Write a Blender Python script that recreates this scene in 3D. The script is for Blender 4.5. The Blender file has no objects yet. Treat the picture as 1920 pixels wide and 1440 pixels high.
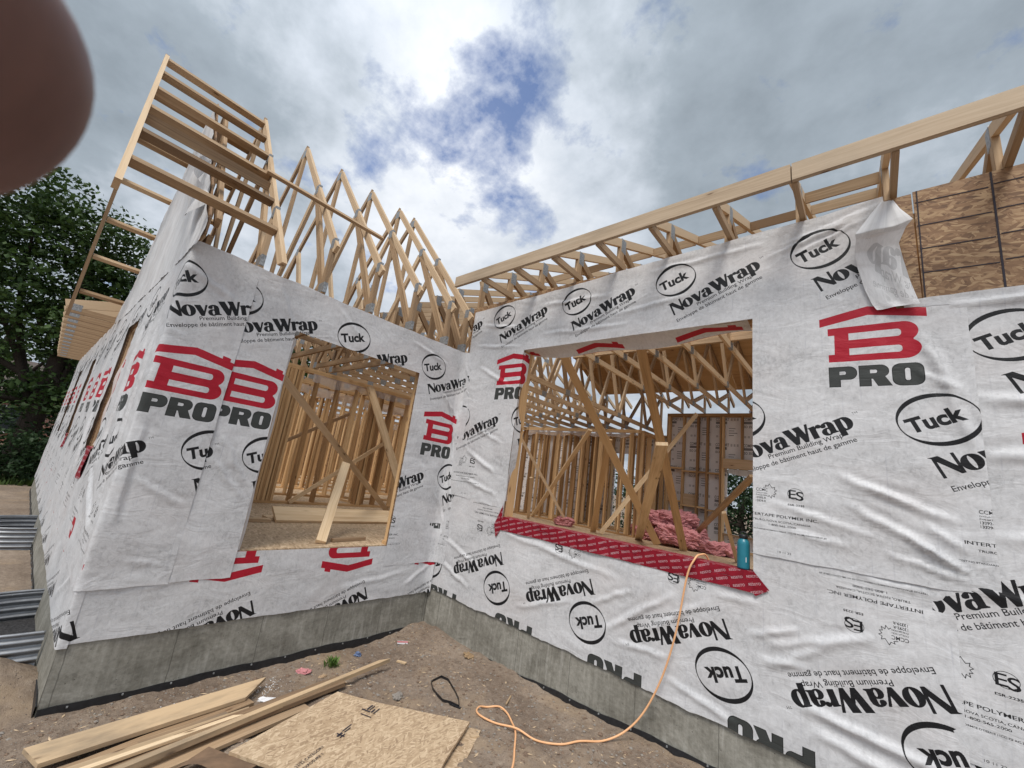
import bpy, bmesh, math, random
import numpy as np
from mathutils import Vector, Matrix

random.seed(7)
rng = np.random.default_rng(11)
scene = bpy.context.scene
COL = scene.collection
R = math.radians

# ------------------------------------------------------------------ camera
cam_d = bpy.data.cameras.new("camera")
cam = bpy.data.objects.new("camera", cam_d)
COL.objects.link(cam)
CAM = Vector((4.1785, -3.5764, 0.913))
c_r = Vector((0.75269322, 0.64527089, 0.13068433))
c_u = Vector((0.05131775, -0.25539481, 0.96547397))
c_f = Vector((-0.65636835, 0.71999928, 0.2253478))
M = Matrix.Identity(4)
for i in range(3):
    M[i][0], M[i][1], M[i][2], M[i][3] = c_r[i], c_u[i], -c_f[i], CAM[i]
cam.matrix_world = M
cam_d.sensor_width = 36.0
cam_d.lens = 761.0 / 1920.0 * 36.0
cam_d.clip_start = 0.005
cam_d.clip_end = 2000.0
cam_d.dof.use_dof = True
cam_d.dof.focus_distance = 5.0
cam_d.dof.aperture_fstop = 22.0
scene.camera = cam

# ------------------------------------------------------------------ world
SUN_DIR = Vector((0.22, -0.50, 0.84)).normalized()      # towards the sun
EXPOSURE = 0.22
scene.view_settings.view_transform = 'Standard'
scene.view_settings.look = 'None'
scene.view_settings.gamma = 1.0
scene.view_settings.exposure = EXPOSURE
w = bpy.data.worlds.new("World")
scene.world = w
w.use_nodes = True
NT = w.node_tree
NT.nodes.clear()


def N(nt, typ, **k):
    n = nt.nodes.new(typ)
    for a, v in k.items():
        if a == 'inp':
            for q, x in v.items():
                n.inputs[q].default_value = x
        else:
            setattr(n, a, v)
    return n


def math_node(nt, op, a, b=None, c=None, clamp=False):
    n = nt.nodes.new('ShaderNodeMath')
    n.operation = op
    n.use_clamp = clamp
    for i, x in enumerate((a, b, c)):
        if x is None:
            continue
        if isinstance(x, (int, float)):
            n.inputs[i].default_value = x
        else:
            nt.links.new(x, n.inputs[i])
    return n.outputs[0]


def vmath(nt, op, a, b=None):
    n = nt.nodes.new('ShaderNodeVectorMath')
    n.operation = op
    for i, x in enumerate((a, b)):
        if x is None:
            continue
        if isinstance(x, (tuple, list, Vector)):
            n.inputs[i].default_value = x
        else:
            nt.links.new(x, n.inputs[i])
    return n


def ramp(nt, fac, stops, interp='LINEAR'):
    n = nt.nodes.new('ShaderNodeValToRGB')
    n.color_ramp.interpolation = interp
    els = n.color_ramp.elements
    while len(els) > 1:
        els.remove(els[-1])
    els[0].position = stops[0][0]
    els[0].color = stops[0][1] if len(stops[0][1]) == 4 else (*stops[0][1], 1)
    for p, c in stops[1:]:
        e = els.new(p)
        e.color = c if len(c) == 4 else (*c, 1)
    nt.links.new(fac, n.inputs[0])
    return n.outputs[0]


def mixc(nt, fac, a, b, blend='MIX'):
    n = nt.nodes.new('ShaderNodeMix')
    n.data_type = 'RGBA'
    n.blend_type = blend
    n.clamp_factor = True
    for s, x in ((n.inputs[0], fac), (n.inputs[6], a), (n.inputs[7], b)):
        if isinstance(x, (int, float)):
            s.default_value = x
        elif isinstance(x, (tuple, list)):
            s.default_value = x if len(x) == 4 else (*x, 1)
        else:
            nt.links.new(x, s)
    return n.outputs[2]


def noise_node(nt, vec, scale, detail=4, rough=0.55, distort=0.0):
    n = nt.nodes.new('ShaderNodeTexNoise')
    n.inputs['Scale'].default_value = scale
    n.inputs['Detail'].default_value = detail
    n.inputs['Roughness'].default_value = rough
    n.inputs['Distortion'].default_value = distort
    if vec is not None:
        nt.links.new(vec, n.inputs['Vector'])
    return n.outputs[0]


tc = N(NT, 'ShaderNodeTexCoord')
sky = N(NT, 'ShaderNodeTexSky', sky_type='NISHITA', sun_disc=False)
sky.sun_elevation = math.asin(SUN_DIR.z)
sky.sun_rotation = math.atan2(SUN_DIR.x, SUN_DIR.y)
sky.altitude = 100
dirv = tc.outputs['Generated']
sepd = N(NT, 'ShaderNodeSeparateXYZ')
NT.links.new(dirv, sepd.inputs[0])
zden = math_node(NT, 'ADD', math_node(NT, 'MAXIMUM', sepd.outputs[2], 0.0), 0.35)
cx_ = math_node(NT, 'DIVIDE', sepd.outputs[0], zden)
cy_ = math_node(NT, 'DIVIDE', sepd.outputs[1], zden)
cmb = N(NT, 'ShaderNodeCombineXYZ')
NT.links.new(cx_, cmb.inputs[0])
NT.links.new(cy_, cmb.inputs[1])
cp = cmb.outputs[0]


def blob(d, rad):
    dn = vmath(NT, 'DISTANCE', dirv, Vector(d).normalized()).outputs['Value']
    q = math_node(NT, 'DIVIDE', dn, rad)
    return math_node(NT, 'POWER', 2.718, math_node(NT, 'MULTIPLY', math_node(NT, 'MULTIPLY', q, q), -1.0))


n_big = noise_node(NT, cp, 1.6, 6, 0.55, 0.15)
n_mid = noise_node(NT, vmath(NT, 'ADD', cp, (7.3, 2.1, 0.4)).outputs[0], 4.2, 9, 0.58, 0.10)
n_puf = noise_node(NT, vmath(NT, 'ADD', cp, (3.1, 8.6, 1.4)).outputs[0], 9.0, 8, 0.60, 0.0)
n_gap = noise_node(NT, vmath(NT, 'ADD', cp, (1.75, 4.4, 0.9)).outputs[0], 6.5, 9, 0.60, 0.08)


def addm(a, b_, k):
    return math_node(NT, 'ADD', a, math_node(NT, 'MULTIPLY', b_, k))


# blue gaps
gap = math_node(NT, 'MULTIPLY', blob((-0.635, 0.425, 0.645), 0.14), 0.27)
gap = addm(gap, blob((-0.43, 0.485, 0.76), 0.10), 0.25)
gap = addm(gap, blob((-0.53, 0.455, 0.715), 0.11), 0.22)
gap = addm(gap, blob((-0.71, 0.34, 0.62), 0.10), 0.15)
gap = addm(gap, blob((-0.78, 0.28, 0.55), 0.09), 0.14)
gap = addm(gap, blob((-0.58, 0.62, 0.53), 0.08), 0.13)
gap = addm(gap, blob((-0.36, 0.42, 0.83), 0.10), 0.12)
gapf = addm(gap, math_node(NT, 'SUBTRACT', 0.5, n_gap), 1.5)
gapf = ramp(NT, gapf, [(0.15, (0, 0, 0)), (0.29, (0.45, 0.45, 0.45)), (0.46, (0.88, 0.88, 0.88))])
# bright/dark cloud mass
br = math_node(NT, 'MULTIPLY', blob((-0.60, 0.40, 0.69), 0.33), 0.34)
br = addm(br, blob((-0.60, 0.62, 0.50), 0.40), 0.20)
br = addm(br, blob((-0.93, 0.10, 0.36), 0.22), 0.12)
br = addm(br, blob((-0.82, -0.04, 0.57), 0.36), -0.21)
br = addm(br, blob((-0.08, 0.66, 0.75), 0.44), -0.23)
brf = addm(br, math_node(NT, 'SUBTRACT', n_big, 0.5), 0.55)
brf = addm(brf, math_node(NT, 'SUBTRACT', n_mid, 0.5), 0.85)
brf = addm(brf, math_node(NT, 'SUBTRACT', n_puf, 0.5), 0.38)
brf = math_node(NT, 'ADD', brf, 0.40)
K = 10.0     # cloud colours below are radiances; the Background runs at strength 0.1
cl = ramp(NT, brf, [(0.0, (0.20, 0.235, 0.27)), (0.30, (0.29, 0.335, 0.38)), (0.55, (0.50, 0.545, 0.605)),
                    (0.80, (0.68, 0.71, 0.755)), (1.0, (0.80, 0.815, 0.84))])
# unseen cloud glow round the sun behind the camera, added to light the walls
sunb = math_node(NT, 'ADD', 1.0, math_node(NT, 'MULTIPLY', blob(SUN_DIR, 0.85), 1.7))
clb = vmath(NT, 'SCALE', cl)
NT.links.new(math_node(NT, 'MULTIPLY', sunb, K), clb.inputs['Scale'])
skyb = vmath(NT, 'MULTIPLY', sky.outputs[0], (0.95, 1.15, 1.50))
fin = mixc(NT, gapf, clb.outputs[0], skyb.outputs[0])
bg = N(NT, 'ShaderNodeBackground', inp={'Strength': 0.1})
NT.links.new(fin, bg.inputs[0])
wo = N(NT, 'ShaderNodeOutputWorld')
NT.links.new(bg.outputs[0], wo.inputs[0])

# ------------------------------------------------------------------ sun
sun_d = bpy.data.lights.new("sun", 'SUN')
sun_d.energy = 2.3
sun_d.angle = R(20)
sun_d.color = (1.0, 0.94, 0.85)
sun = bpy.data.objects.new("sun", sun_d)
COL.objects.link(sun)
sun.rotation_euler = SUN_DIR.to_track_quat('Z', 'Y').to_euler()


# ------------------------------------------------------------------ helpers
def perlin(x, y, seed=0):
    x = np.asarray(x, float) + seed * 17.31
    y = np.asarray(y, float) + seed * 9.77
    xi, yi = np.floor(x).astype(np.int64), np.floor(y).astype(np.int64)
    xf, yf = x - xi, y - yi

    def g(ix, iy, dx, dy):
        h = (ix * 374761393 + iy * 668265263) & 0xFFFFFFFF
        h = ((h ^ (h >> 13)) * 1274126177) & 0xFFFFFFFF
        a = (h & 0xFFFF) / 65536.0 * 2 * np.pi
        return np.cos(a) * dx + np.sin(a) * dy
    u = xf * xf * xf * (xf * (xf * 6 - 15) + 10)
    v = yf * yf * yf * (yf * (yf * 6 - 15) + 10)
    a = g(xi, yi, xf, yf) * (1 - u) + g(xi + 1, yi, xf - 1, yf) * u
    b = g(xi, yi + 1, xf, yf - 1) * (1 - u) + g(xi + 1, yi + 1, xf - 1, yf - 1) * u
    return (a * (1 - v) + b * v) * 1.5


def fbm(x, y, seed=0, oct=4):
    s, a, f = 0.0, 1.0, 1.0
    for o in range(oct):
        s = s + a * perlin(x * f, y * f, seed + o)
        a *= 0.5
        f *= 2.03
    return s


class MB:
    def __init__(self):
        self.v, self.f, self.uv, self.m = [], [], [], []

    def face(self, pts, uvs=None, mi=0):
        b = len(self.v)
        self.v += [tuple(p) for p in pts]
        self.f.append(tuple(range(b, b + len(pts))))
        self.uv.append(uvs or [(p[0], p[1]) for p in pts])
        self.m.append(mi)

    def board(self, p0, p1, wdt, thk, wdir=(0, 0, 1), mi=0, cut0=0.0, cut1=0.0):
        """a length of lumber from p0 to p1; wdt lies along wdir; cut0/cut1 skew the ends (m over the width)"""
        p0, p1 = Vector(p0), Vector(p1)
        d = p1 - p0
        L = d.length
        d.normalize()
        wd = Vector(wdir)
        wd = (wd - d * wd.dot(d)).normalized()
        td = d.cross(wd)
        hw, ht = wdt / 2, thk / 2
        c = []
        for p, ct in ((p0, cut0), (p1, cut1)):
            for sw, st in ((-1, -1), (1, -1), (1, 1), (-1, 1)):
                c.append(p + wd * hw * sw + td * ht * st + d * ct * sw * 0.5)
        k = 10 * random.randint(1, 400)
        uo = random.uniform(0, 40)
        prev = 0.0
        b = len(self.v)
        self.v += [tuple(q) for q in c]
        for (i, j, span) in ((0, 1, wdt), (1, 2, thk), (2, 3, wdt), (3, 0, thk)):
            self.f.append((b + i, b + i + 4, b + j + 4, b + j))
            self.uv.append([(uo, k + 3 + prev), (uo + L, k + 3 + prev), (uo + L, k + 3 + prev + span), (uo, k + 3 + prev + span)])
            self.m.append(mi)
            prev += span
        for o, order in ((0, (0, 1, 2, 3)), (4, (3, 2, 1, 0))):
            self.f.append(tuple(b + o + q for q in order))
            self.uv.append([(uo, k + 5), (uo, k + 5 + wdt), (uo + 0.1, k + 5 + wdt), (uo + 0.1, k + 5)])
            self.m.append(mi)
        return self

    def box(self, lo, hi, mi=0):
        x0, y0, z0 = lo
        x1, y1, z1 = hi
        dx, dy, dz = x1 - x0, y1 - y0, z1 - z0
        if dx >= dy and dx >= dz:
            wd = (0, 0, 1) if dz >= dy else (0, 1, 0)
            W, T = (dz, dy) if dz >= dy else (dy, dz)
            a, b_ = ((x0, (y0 + y1) / 2, (z0 + z1) / 2), (x1, (y0 + y1) / 2, (z0 + z1) / 2))
        elif dy >= dz:
            wd = (0, 0, 1) if dz >= dx else (1, 0, 0)
            W, T = (dz, dx) if dz >= dx else (dx, dz)
            a, b_ = (((x0 + x1) / 2, y0, (z0 + z1) / 2), ((x0 + x1) / 2, y1, (z0 + z1) / 2))
        else:
            wd = (1, 0, 0) if dx >= dy else (0, 1, 0)
            W, T = (dx, dy) if dx >= dy else (dy, dx)
            a, b_ = (((x0 + x1) / 2, (y0 + y1) / 2, z0), ((x0 + x1) / 2, (y0 + y1) / 2, z1))
        return self.board(a, b_, W, T, wd, mi)

    def build(self, name, mats, parent=None, smooth=False, loc=None):
        me = bpy.data.meshes.new(name)
        me.from_pydata(self.v, [], self.f)
        if self.f:
            ul = me.uv_layers.new(name="UVMap")
            flat = [c for u in self.uv for p in u for c in p]
            ul.data.foreach_set('uv', flat)
            me.polygons.foreach_set('material_index', self.m)
            if smooth:
                me.polygons.foreach_set('use_smooth', [True] * len(self.f))
        for m in (mats if isinstance(mats, (list, tuple)) else [mats]):
            me.materials.append(m)
        me.update()
        o = bpy.data.objects.new(name, me)
        COL.objects.link(o)
        if parent:
            o.parent = parent
        if loc:
            o.location = loc
        return o


def np_mesh(name, verts, faces, uv, mats, parent=None, smooth=True, mi=None):
    me = bpy.data.meshes.new(name)
    me.from_pydata([tuple(v) for v in verts], [], [tuple(int(i) for i in f) for f in faces])
    if uv is not None:
        ul = me.uv_layers.new(name="UVMap")
        idx = np.array([i for f in faces for i in f], int)
        ul.data.foreach_set('uv', np.asarray(uv, float)[idx].ravel())
    if smooth:
        me.polygons.foreach_set('use_smooth', [True] * len(faces))
    for m in (mats if isinstance(mats, (list, tuple)) else [mats]):
        me.materials.append(m)
    if mi is not None:
        me.polygons.foreach_set('material_index', mi)
    me.update()
    o = bpy.data.objects.new(name, me)
    COL.objects.link(o)
    if parent:
        o.parent = parent
    return o


def tag(o, label=None, cat=None, group=None, kind=None):
    if label:
        o['label'] = label
    if cat:
        o['category'] = cat
    if group:
        o['group'] = group
    if kind:
        o['kind'] = kind
    return o


def thing(name, label, cat, loc=(0, 0, 0), group=None):
    o = bpy.data.objects.new(name, None)
    COL.objects.link(o)
    o.location = loc
    return tag(o, label, cat, group)


def dup(root, loc, label=None):
    r = root.copy()
    COL.objects.link(r)
    r.location = loc
    if label:
        r['label'] = label
    for ch in list(root.children):
        c = ch.copy()
        COL.objects.link(c)
        c.parent = r
        for g in list(ch.children):
            d = g.copy()
            COL.objects.link(d)
            d.parent = c
    return r


def tube(name, pts, rad, mat, parent=None, seg=8, closed_ends=True):
    """a smooth tube along a Catmull-Rom path; rad may be a list"""
    P = [Vector(p) for p in pts]
    rr = rad if isinstance(rad, (list, tuple)) else [rad] * len(P)
    path, rads = [], []
    for i in range(len(P) - 1):
        p0, p1, p2, p3 = P[max(i - 1, 0)], P[i], P[i + 1], P[min(i + 2, len(P) - 1)]
        for k in range(8):
            t = k / 8
            path.append(0.5 * ((2 * p1) + (-p0 + p2) * t + (2 * p0 - 5 * p1 + 4 * p2 - p3) * t * t + (-p0 + 3 * p1 - 3 * p2 + p3) * t ** 3))
            rads.append(rr[i] * (1 - t) + rr[i + 1] * t)
    path.append(P[-1])
    rads.append(rr[-1])
    vs, fs, uv = [], [], []
    up = Vector((0, 0, 1))
    L = 0
    s = None
    for i, p in enumerate(path):
        d = (path[min(i + 1, len(path) - 1)] - path[max(i - 1, 0)]).normalized()
        if s is None:
            s = d.cross(up)
            if s.length < 0.2:
                s = d.cross(Vector((1, 0, 0)))
        s = (s - d * s.dot(d)).normalized()
        u = s.cross(d)
        if i:
            L += (p - path[i - 1]).length
        for k in range(seg):
            a = 2 * math.pi * k / seg
            vs.append(p + (s * math.cos(a) + u * math.sin(a)) * rads[i])
            uv.append((L, k / seg * 2 * math.pi * rads[i]))
    n = len(path)
    for i in range(n - 1):
        for k in range(seg):
            fs.append((i * seg + k, i * seg + (k + 1) % seg, (i + 1) * seg + (k + 1) % seg, (i + 1) * seg + k))
    fs.append(tuple(range(seg))[::-1])
    fs.append(tuple((n - 1) * seg + k for k in range(seg)))
    return np_mesh(name, vs, fs, uv, mat, parent)


# ------------------------------------------------------------------ print on the wrap: one repeat of the roll, drawn here into masks
TU, TV0, TV1 = 1.105, 0.60, 3.36          # repeat width, roll height (m)
PX = 1000.0
IW, IH = int(TU * PX), int((TV1 - TV0) * PX)
red = np.zeros((IH, IW), np.float32)
blk = np.zeros((IH, IW), np.float32)
gry = np.zeros((IH, IW), np.float32)


def put(mask, sub, x0, y0):
    h, wd = sub.shape
    ys = np.arange(y0, y0 + h)
    ok = (ys >= 0) & (ys < mask.shape[0])
    xs = np.arange(x0, x0 + wd) % mask.shape[1]
    blk_ = mask[np.ix_(ys[ok], xs)]
    mask[np.ix_(ys[ok], xs)] = np.maximum(blk_, sub[ok])


def fill_eo(contours, hits=None):
    """even-odd fill of contours given in metres -> (sub mask, x0, y0)"""
    allp = np.concatenate([np.asarray(c, float) for c in contours])
    x0, y0 = int(np.floor(allp[:, 0].min() * PX)) - 1, int(np.floor(allp[:, 1].min() * PX)) - 1
    x1, y1 = int(np.ceil(allp[:, 0].max() * PX)) + 1, int(np.ceil(allp[:, 1].max() * PX)) + 1
    X, Y = np.meshgrid(np.arange(x0, x1) + 0.5, np.arange(y0, y1) + 0.5)
    ins = np.zeros(X.shape, bool)
    for c in contours:
        c = np.asarray(c, float) * PX
        for a, b in zip(c, np.roll(c, -1, 0)):
            if a[1] == b[1]:
                continue
            cr = ((a[1] > Y) != (b[1] > Y)) & (X < (b[0] - a[0]) * (Y - a[1]) / (b[1] - a[1]) + a[0])
            ins ^= cr
    return ins.astype(np.float32), x0, y0


def draw(mask, contours):
    s, x0, y0 = fill_eo([[(p[0], p[1] - TV0) for p in c] for c in contours])
    put(mask, s, x0, y0)


def tri_draw(mask, tris, px=PX):
    for t in tris:
        x0, y0 = np.floor(t.min(0) * px).astype(int)
        x1, y1 = np.ceil(t.max(0) * px).astype(int) + 1
        if x1 - x0 < 1 or y1 - y0 < 1:
            continue
        X, Y = np.meshgrid(np.arange(x0, x1) + 0.5, np.arange(y0, y1) + 0.5)
        a, b, c = t * px
        d1 = (b[0] - a[0]) * (Y - a[1]) - (b[1] - a[1]) * (X - a[0])
        d2 = (c[0] - b[0]) * (Y - b[1]) - (c[1] - b[1]) * (X - b[0])
        d3 = (a[0] - c[0]) * (Y - c[1]) - (a[1] - c[1]) * (X - c[0])
        e = 0.35
        ins = ((d1 >= -e) & (d2 >= -e) & (d3 >= -e)) | ((d1 <= e) & (d2 <= e) & (d3 <= e))
        put(mask, ins.astype(np.float32), x0, y0)


def text_tris(body, offset=0.0):
    cu = bpy.data.curves.new("tmp_text", 'FONT')
    cu.body = body
    cu.size = 1.0
    cu.offset = offset
    cu.resolution_u = 4
    ob = bpy.data.objects.new("tmp_text", cu)
    COL.objects.link(ob)
    dg = bpy.context.evaluated_depsgraph_get()
    ev = ob.evaluated_get(dg)
    me = ev.to_mesh()
    me.calc_loop_triangles()
    v = np.array([q.co[:2] for q in me.vertices])
    t = np.array([q.vertices[:] for q in me.loop_triangles])
    T = v[t]
    ev.to_mesh_clear()
    bpy.data.objects.remove(ob)
    bpy.data.curves.remove(cu)
    return T


def fit_text(body, x, y, length, cap, ang=0.0, offset=0.0):
    """left baseline point, total length, cap height, angle"""
    T = text_tris(body, offset)
    x0, x1 = T[..., 0].min(), T[..., 0].max()
    T = T.copy()
    T[..., 0] = (T[..., 0] - x0) / (x1 - x0) * length
    T[..., 1] = T[..., 1] / 0.727 * cap
    c, s = math.cos(ang), math.sin(ang)
    return np.stack([x + T[..., 0] * c - T[..., 1] * s, y + T[..., 0] * s + T[..., 1] * c], -1)


def put_text(mask, body, x, y, length, cap, ang=0.0, offset=0.0):
    T = fit_text(body, x, y, length, cap, ang, offset)
    T[..., 1] -= TV0
    tri_draw(mask, T)


def ell(cx, cy, rx, ry, n=48, rot=0.0):
    a = np.linspace(0, 2 * np.pi, n, endpoint=False)
    c, s = math.cos(rot), math.sin(rot)
    return [(cx + rx * math.cos(t) * c - ry * math.sin(t) * s, cy + rx * math.cos(t) * s + ry * math.sin(t) * c) for t in a]


NOVA = {   # shapes per letter in cap heights: list of even-odd contour sets
    'N': (1.06, [[[(-.06, 1.0), (.36, 1.0), (.93, .27), (.93, 1.0), (1.02, 1.0), (1.02, -.04), (.88, -.04), (.18, .80), (.18, -.10), (.09, -.10), (.09, .93)]]]),
    'o': (.86, [[ell(.43, .36, .42, .40), ell(.43, .36, .125, .34, rot=.12)]]),
    'v': (.80, [[[(-.02, .74), (.33, .74), (.53, .24), (.70, .74), (.79, .74), (.49, -.04), (.33, -.04)]]]),
    'a': (.80, [[[(.42, 0.02), (.70, 0.02), (.70, .50), (.64, .66), (.50, .75), (.34, .76), (.17, .71), (.06, .62), (.05, .52), (.12, .47), (.24, .47), (.29, .54), (.30, .66), (.36, .69), (.42, .62)]],
                [ell(.28, .20, .28, .23), ell(.33, .20, .10, .16)],
                [[(.66, .02), (.80, .02), (.80, .07), (.66, .14)]]]),
    'W': (1.40, [[[(-.04, 1.0), (.34, 1.0), (.57, .36), (.68, .66), (.56, 1.0), (.94, 1.0), (1.14, .34), (1.31, 1.0), (1.42, 1.0), (1.12, -.04), (.95, -.04), (.77, .48), (.58, -.04), (.40, -.04)]]]),
    'r': (.62, [[[(.06, 0), (.34, 0), (.34, .50), (.42, .62), (.48, .55), (.58, .53), (.66, .60), (.66, .70), (.58, .76), (.48, .75), (.34, .62), (.34, .75), (.0, .72), (.0, .67), (.06, .65)]]]),
    'p': (.88, [[[(.06, -.30), (.34, -.30), (.34, .75), (.0, .72), (.0, .67), (.06, .65)]], [ell(.47, .36, .39, .40), ell(.43, .36, .12, .32, rot=.1)]]),
}


def nova(x, y, length, cap, ang):
    nv = np.zeros_like(blk)
    tot = sum(NOVA[c][0] for c in "NovaWrap") - 0.02
    sx = length / tot
    pen = 0.0
    c, s = math.cos(ang), math.sin(ang)
    for ch in "NovaWrap":
        wd, shapes = NOVA[ch]
        for sh in shapes:
            draw(nv, [[(x + (pen + p[0]) * sx * c - p[1] * cap * s, y + (pen + p[0]) * sx * s + p[1] * cap * c) for p in ct] for ct in sh])
        pen += wd
    out = nv.copy()
    for dx_, dy_ in ((2, 0), (-2, 0), (0, 1), (0, -1), (3, 1), (-3, -1)):
        out = np.maximum(out, np.roll(np.roll(nv, dx_, 1), dy_, 0))
    np.maximum(blk, out, out=blk)


A_ = R(22.3)


def logo_row(du, dv):
    cx, cy = 2.853 + du, 2.955 + dv
    draw(blk, [ell(cx, cy, .190, .166, 72), ell(cx, cy, .181, .140, 72, rot=.22)])
    put_text(blk, "Tuck", 2.728 + du, 2.862 + dv, .272, .092, R(21), 0.042)
    nova(2.842 + du, 2.602 + dv, .782, .118, A_)
    put_text(blk, "TM", 3.555 + du, 2.985 + dv, .03, .016, A_)
    put_text(blk, "Premium Building Wrap", 3.066 + du, 2.650 + dv, .474, .034, A_, 0.008)
    put_text(blk, "Enveloppe de b\u00e2timent haut de gamme", 2.888 + du, 2.521 + dv, .742, .034, A_, 0.008)


logo_row(0, 0)
logo_row(.543, -1.343)


def arc(cx, cy, rx, ry, a0, a1, n=14):
    return [(cx + rx * math.cos(R(a0 + (a1 - a0) * i / n)), cy + ry * math.sin(R(a0 + (a1 - a0) * i / n))) for i in range(n + 1)]


# roof and letter of the big emblem
draw(red, [[(3.938, 2.303), (3.938, 2.366), (4.212, 2.423), (4.40, 2.385), (4.40, 2.412), (4.462, 2.400), (4.462, 2.372), (4.503, 2.363), (4.503, 2.300), (4.212, 2.357)]])
Bo = [(3.985, 2.284), (3.985, 2.228), (4.022, 2.228), (4.020, 2.081), (3.985, 2.081), (3.985, 2.025)]
Bo += [(4.385, 2.022)] + arc(4.385, 2.092, .080, .070, -90, 55) + arc(4.385, 2.212, .072, .071, -50, 90)


def slot(x0, x1, y0, y1):
    r = (y1 - y0) * .4
    return [(x0, y0)] + arc(x1 - r, y0 + r, r, r, -90, 0, 5) + arc(x1 - r, y1 - r, r, r, 0, 90, 5) + [(x0, y1)]


draw(red, [Bo, slot(4.102, 4.374, 2.182, 2.233), slot(4.102, 4.374, 2.070, 2.119)])


def heavy(mask, grow=0.0):
    g = grow
    # P
    P_ = [(3.984 - g, 1.842 - g), (3.984 - g, 1.985 + g)] + [(4.10, 1.985 + g)] + arc(4.095, 1.939, .040 + g, .046 + g, 90, -90) + [(4.043 + g, 1.893 - g), (4.043 + g, 1.842 - g)]
    draw(mask, [P_, [(4.041, 1.956 - g), (4.041, 1.925 + g)] + arc(4.066, 1.9405, max(.013 - g, .004), max(.0155 - g, .004), -90, 90, 8)])
    # R
    R_ = [(4.148 - g, 1.840 - g), (4.148 - g, 1.985 + g)] + arc(4.258, 1.943, .040 + g, .042 + g, 90, -60) + [(4.311 + g, 1.840 - g), (4.243 - g, 1.840 - g), (4.216, 1.890), (4.206 + g, 1.890), (4.206 + g, 1.840 - g)]
    draw(mask, [R_, [(4.204, 1.957 - g), (4.204, 1.928 + g)] + arc(4.232, 1.9425, max(.011 - g, .004), max(.0145 - g, .004), -90, 90, 8)])
    # O
    def rr(x0, x1, y0, y1, rx, ry):
        return arc(x1 - rx, y0 + ry, rx, ry, -90, 0, 8) + arc(x1 - rx, y1 - ry, rx, ry, 0, 90, 8) + arc(x0 + rx, y1 - ry, rx, ry, 90, 180, 8) + arc(x0 + rx, y0 + ry, rx, ry, 180, 270, 8)
    draw(mask, [rr(4.316 - g, 4.464 + g, 1.838 - g, 1.987 + g, .045, .042), rr(4.374 + g, 4.404 - g, 1.868 + g, 1.957 - g, .012, .012)])


heavy(blk, 0.0025)
heavy(gry, -0.0015)
# small print
put_text(blk, "CCMC", 4.625, 1.068, .074, .022, 0, 0.006)
put_text(blk, "EVALUATION", 4.625, 1.050, .072, .0095, 0, 0.0)
put_text(blk, "\u00c9VALUATION", 4.625, 1.034, .072, .0095, 0, 0.01)
put_text(blk, "13292-R", 4.625, 1.012, .064, .0155, 0, 0.012)
put_text(blk, "13329-R", 4.625, .990, .064, .0155, 0, 0.012)


def polyline(mask, pts, wd):
    for a, b in zip(pts, pts[1:]):
        a, b = np.array(a), np.array(b)
        d = (b - a) / (np.linalg.norm(b - a) + 1e-9)
        n_ = np.array([-d[1], d[0]]) * wd / 2
        draw(mask, [[tuple(a + n_ - d * wd * .3), tuple(b + n_ + d * wd * .3), tuple(b - n_ + d * wd * .3), tuple(a - n_ - d * wd * .3)]])


leaf = [(4.672, 1.094), (4.690, 1.099), (4.686, 1.112), (4.703, 1.107), (4.711, 1.124), (4.722, 1.106), (4.728, 1.096), (4.745, 1.103), (4.741, 1.086), (4.756, 1.079),
        (4.741, 1.069), (4.752, 1.056), (4.738, 1.053), (4.742, 1.033), (4.726, 1.043), (4.722, 1.022), (4.710, 1.040), (4.700, 1.031)]
polyline(blk, leaf, .0035)
draw(blk, [ell(4.868, 1.068, .047, .040, 40), ell(4.868, 1.068, .044, .037, 40)])
for ch_, ox in (("E", 4.828), ("S", 4.871)):
    put_text(blk, ch_, ox, 1.036 if ch_ == "E" else 1.028, .044, .062, 0, 0.012)
put_text(blk, "ESR-2235", 4.822, .986, .096, .013, 0, 0.02)
put_text(blk, "INTERTAPE POLYMER INC.", 4.556, .893, .438, .020, 0, 0.014)
put_text(blk, "TRURO, NOVA SCOTIA, CANADA", 4.604, .858, .346, .0135, 0, 0.01)
put_text(blk, "1-800-565-2000", 4.705, .832, .160, .0135, 0, 0.01)
put_text(blk, "TESTING STANDARDS/NORMES D'ESSAIS : ICC-ES AC 38; CAN/CGSB 51.32", 4.526, .795, .508, .009, 0, 0.008)
put_text(blk, "10 11 22", 3.652, .655, .078, .014, 0, 0.0)

blk = np.where(gry > 0, np.minimum(blk, 1.0), blk)
img = bpy.data.images.new("wrap_print", IW, IH, alpha=False, float_buffer=False)
img.colorspace_settings.name = 'Non-Color'
buf = np.ones((IH, IW, 4), np.float32)
buf[..., 0], buf[..., 1], buf[..., 2] = red, blk, gry
img.pixels.foreach_set(buf.ravel())
img.update()

# membrane lettering (small repeat)
MW, MH = 0.104, 0.050
pxm = 3000.0
mm_ = np.zeros((int(MH * pxm), int(MW * pxm)), np.float32)
Tt = fit_text("RESISTO", 0.010, 0.016, .078, .0165, 0, 0.0)
tri_draw(mm_, Tt, pxm)
img2 = bpy.data.images.new("membrane_print", mm_.shape[1], mm_.shape[0], alpha=False)
img2.colorspace_settings.name = 'Non-Color'
b2 = np.ones((*mm_.shape, 4), np.float32)
b2[..., :3] = mm_[..., None]
img2.pixels.foreach_set(b2.ravel())
img2.update()

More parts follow.
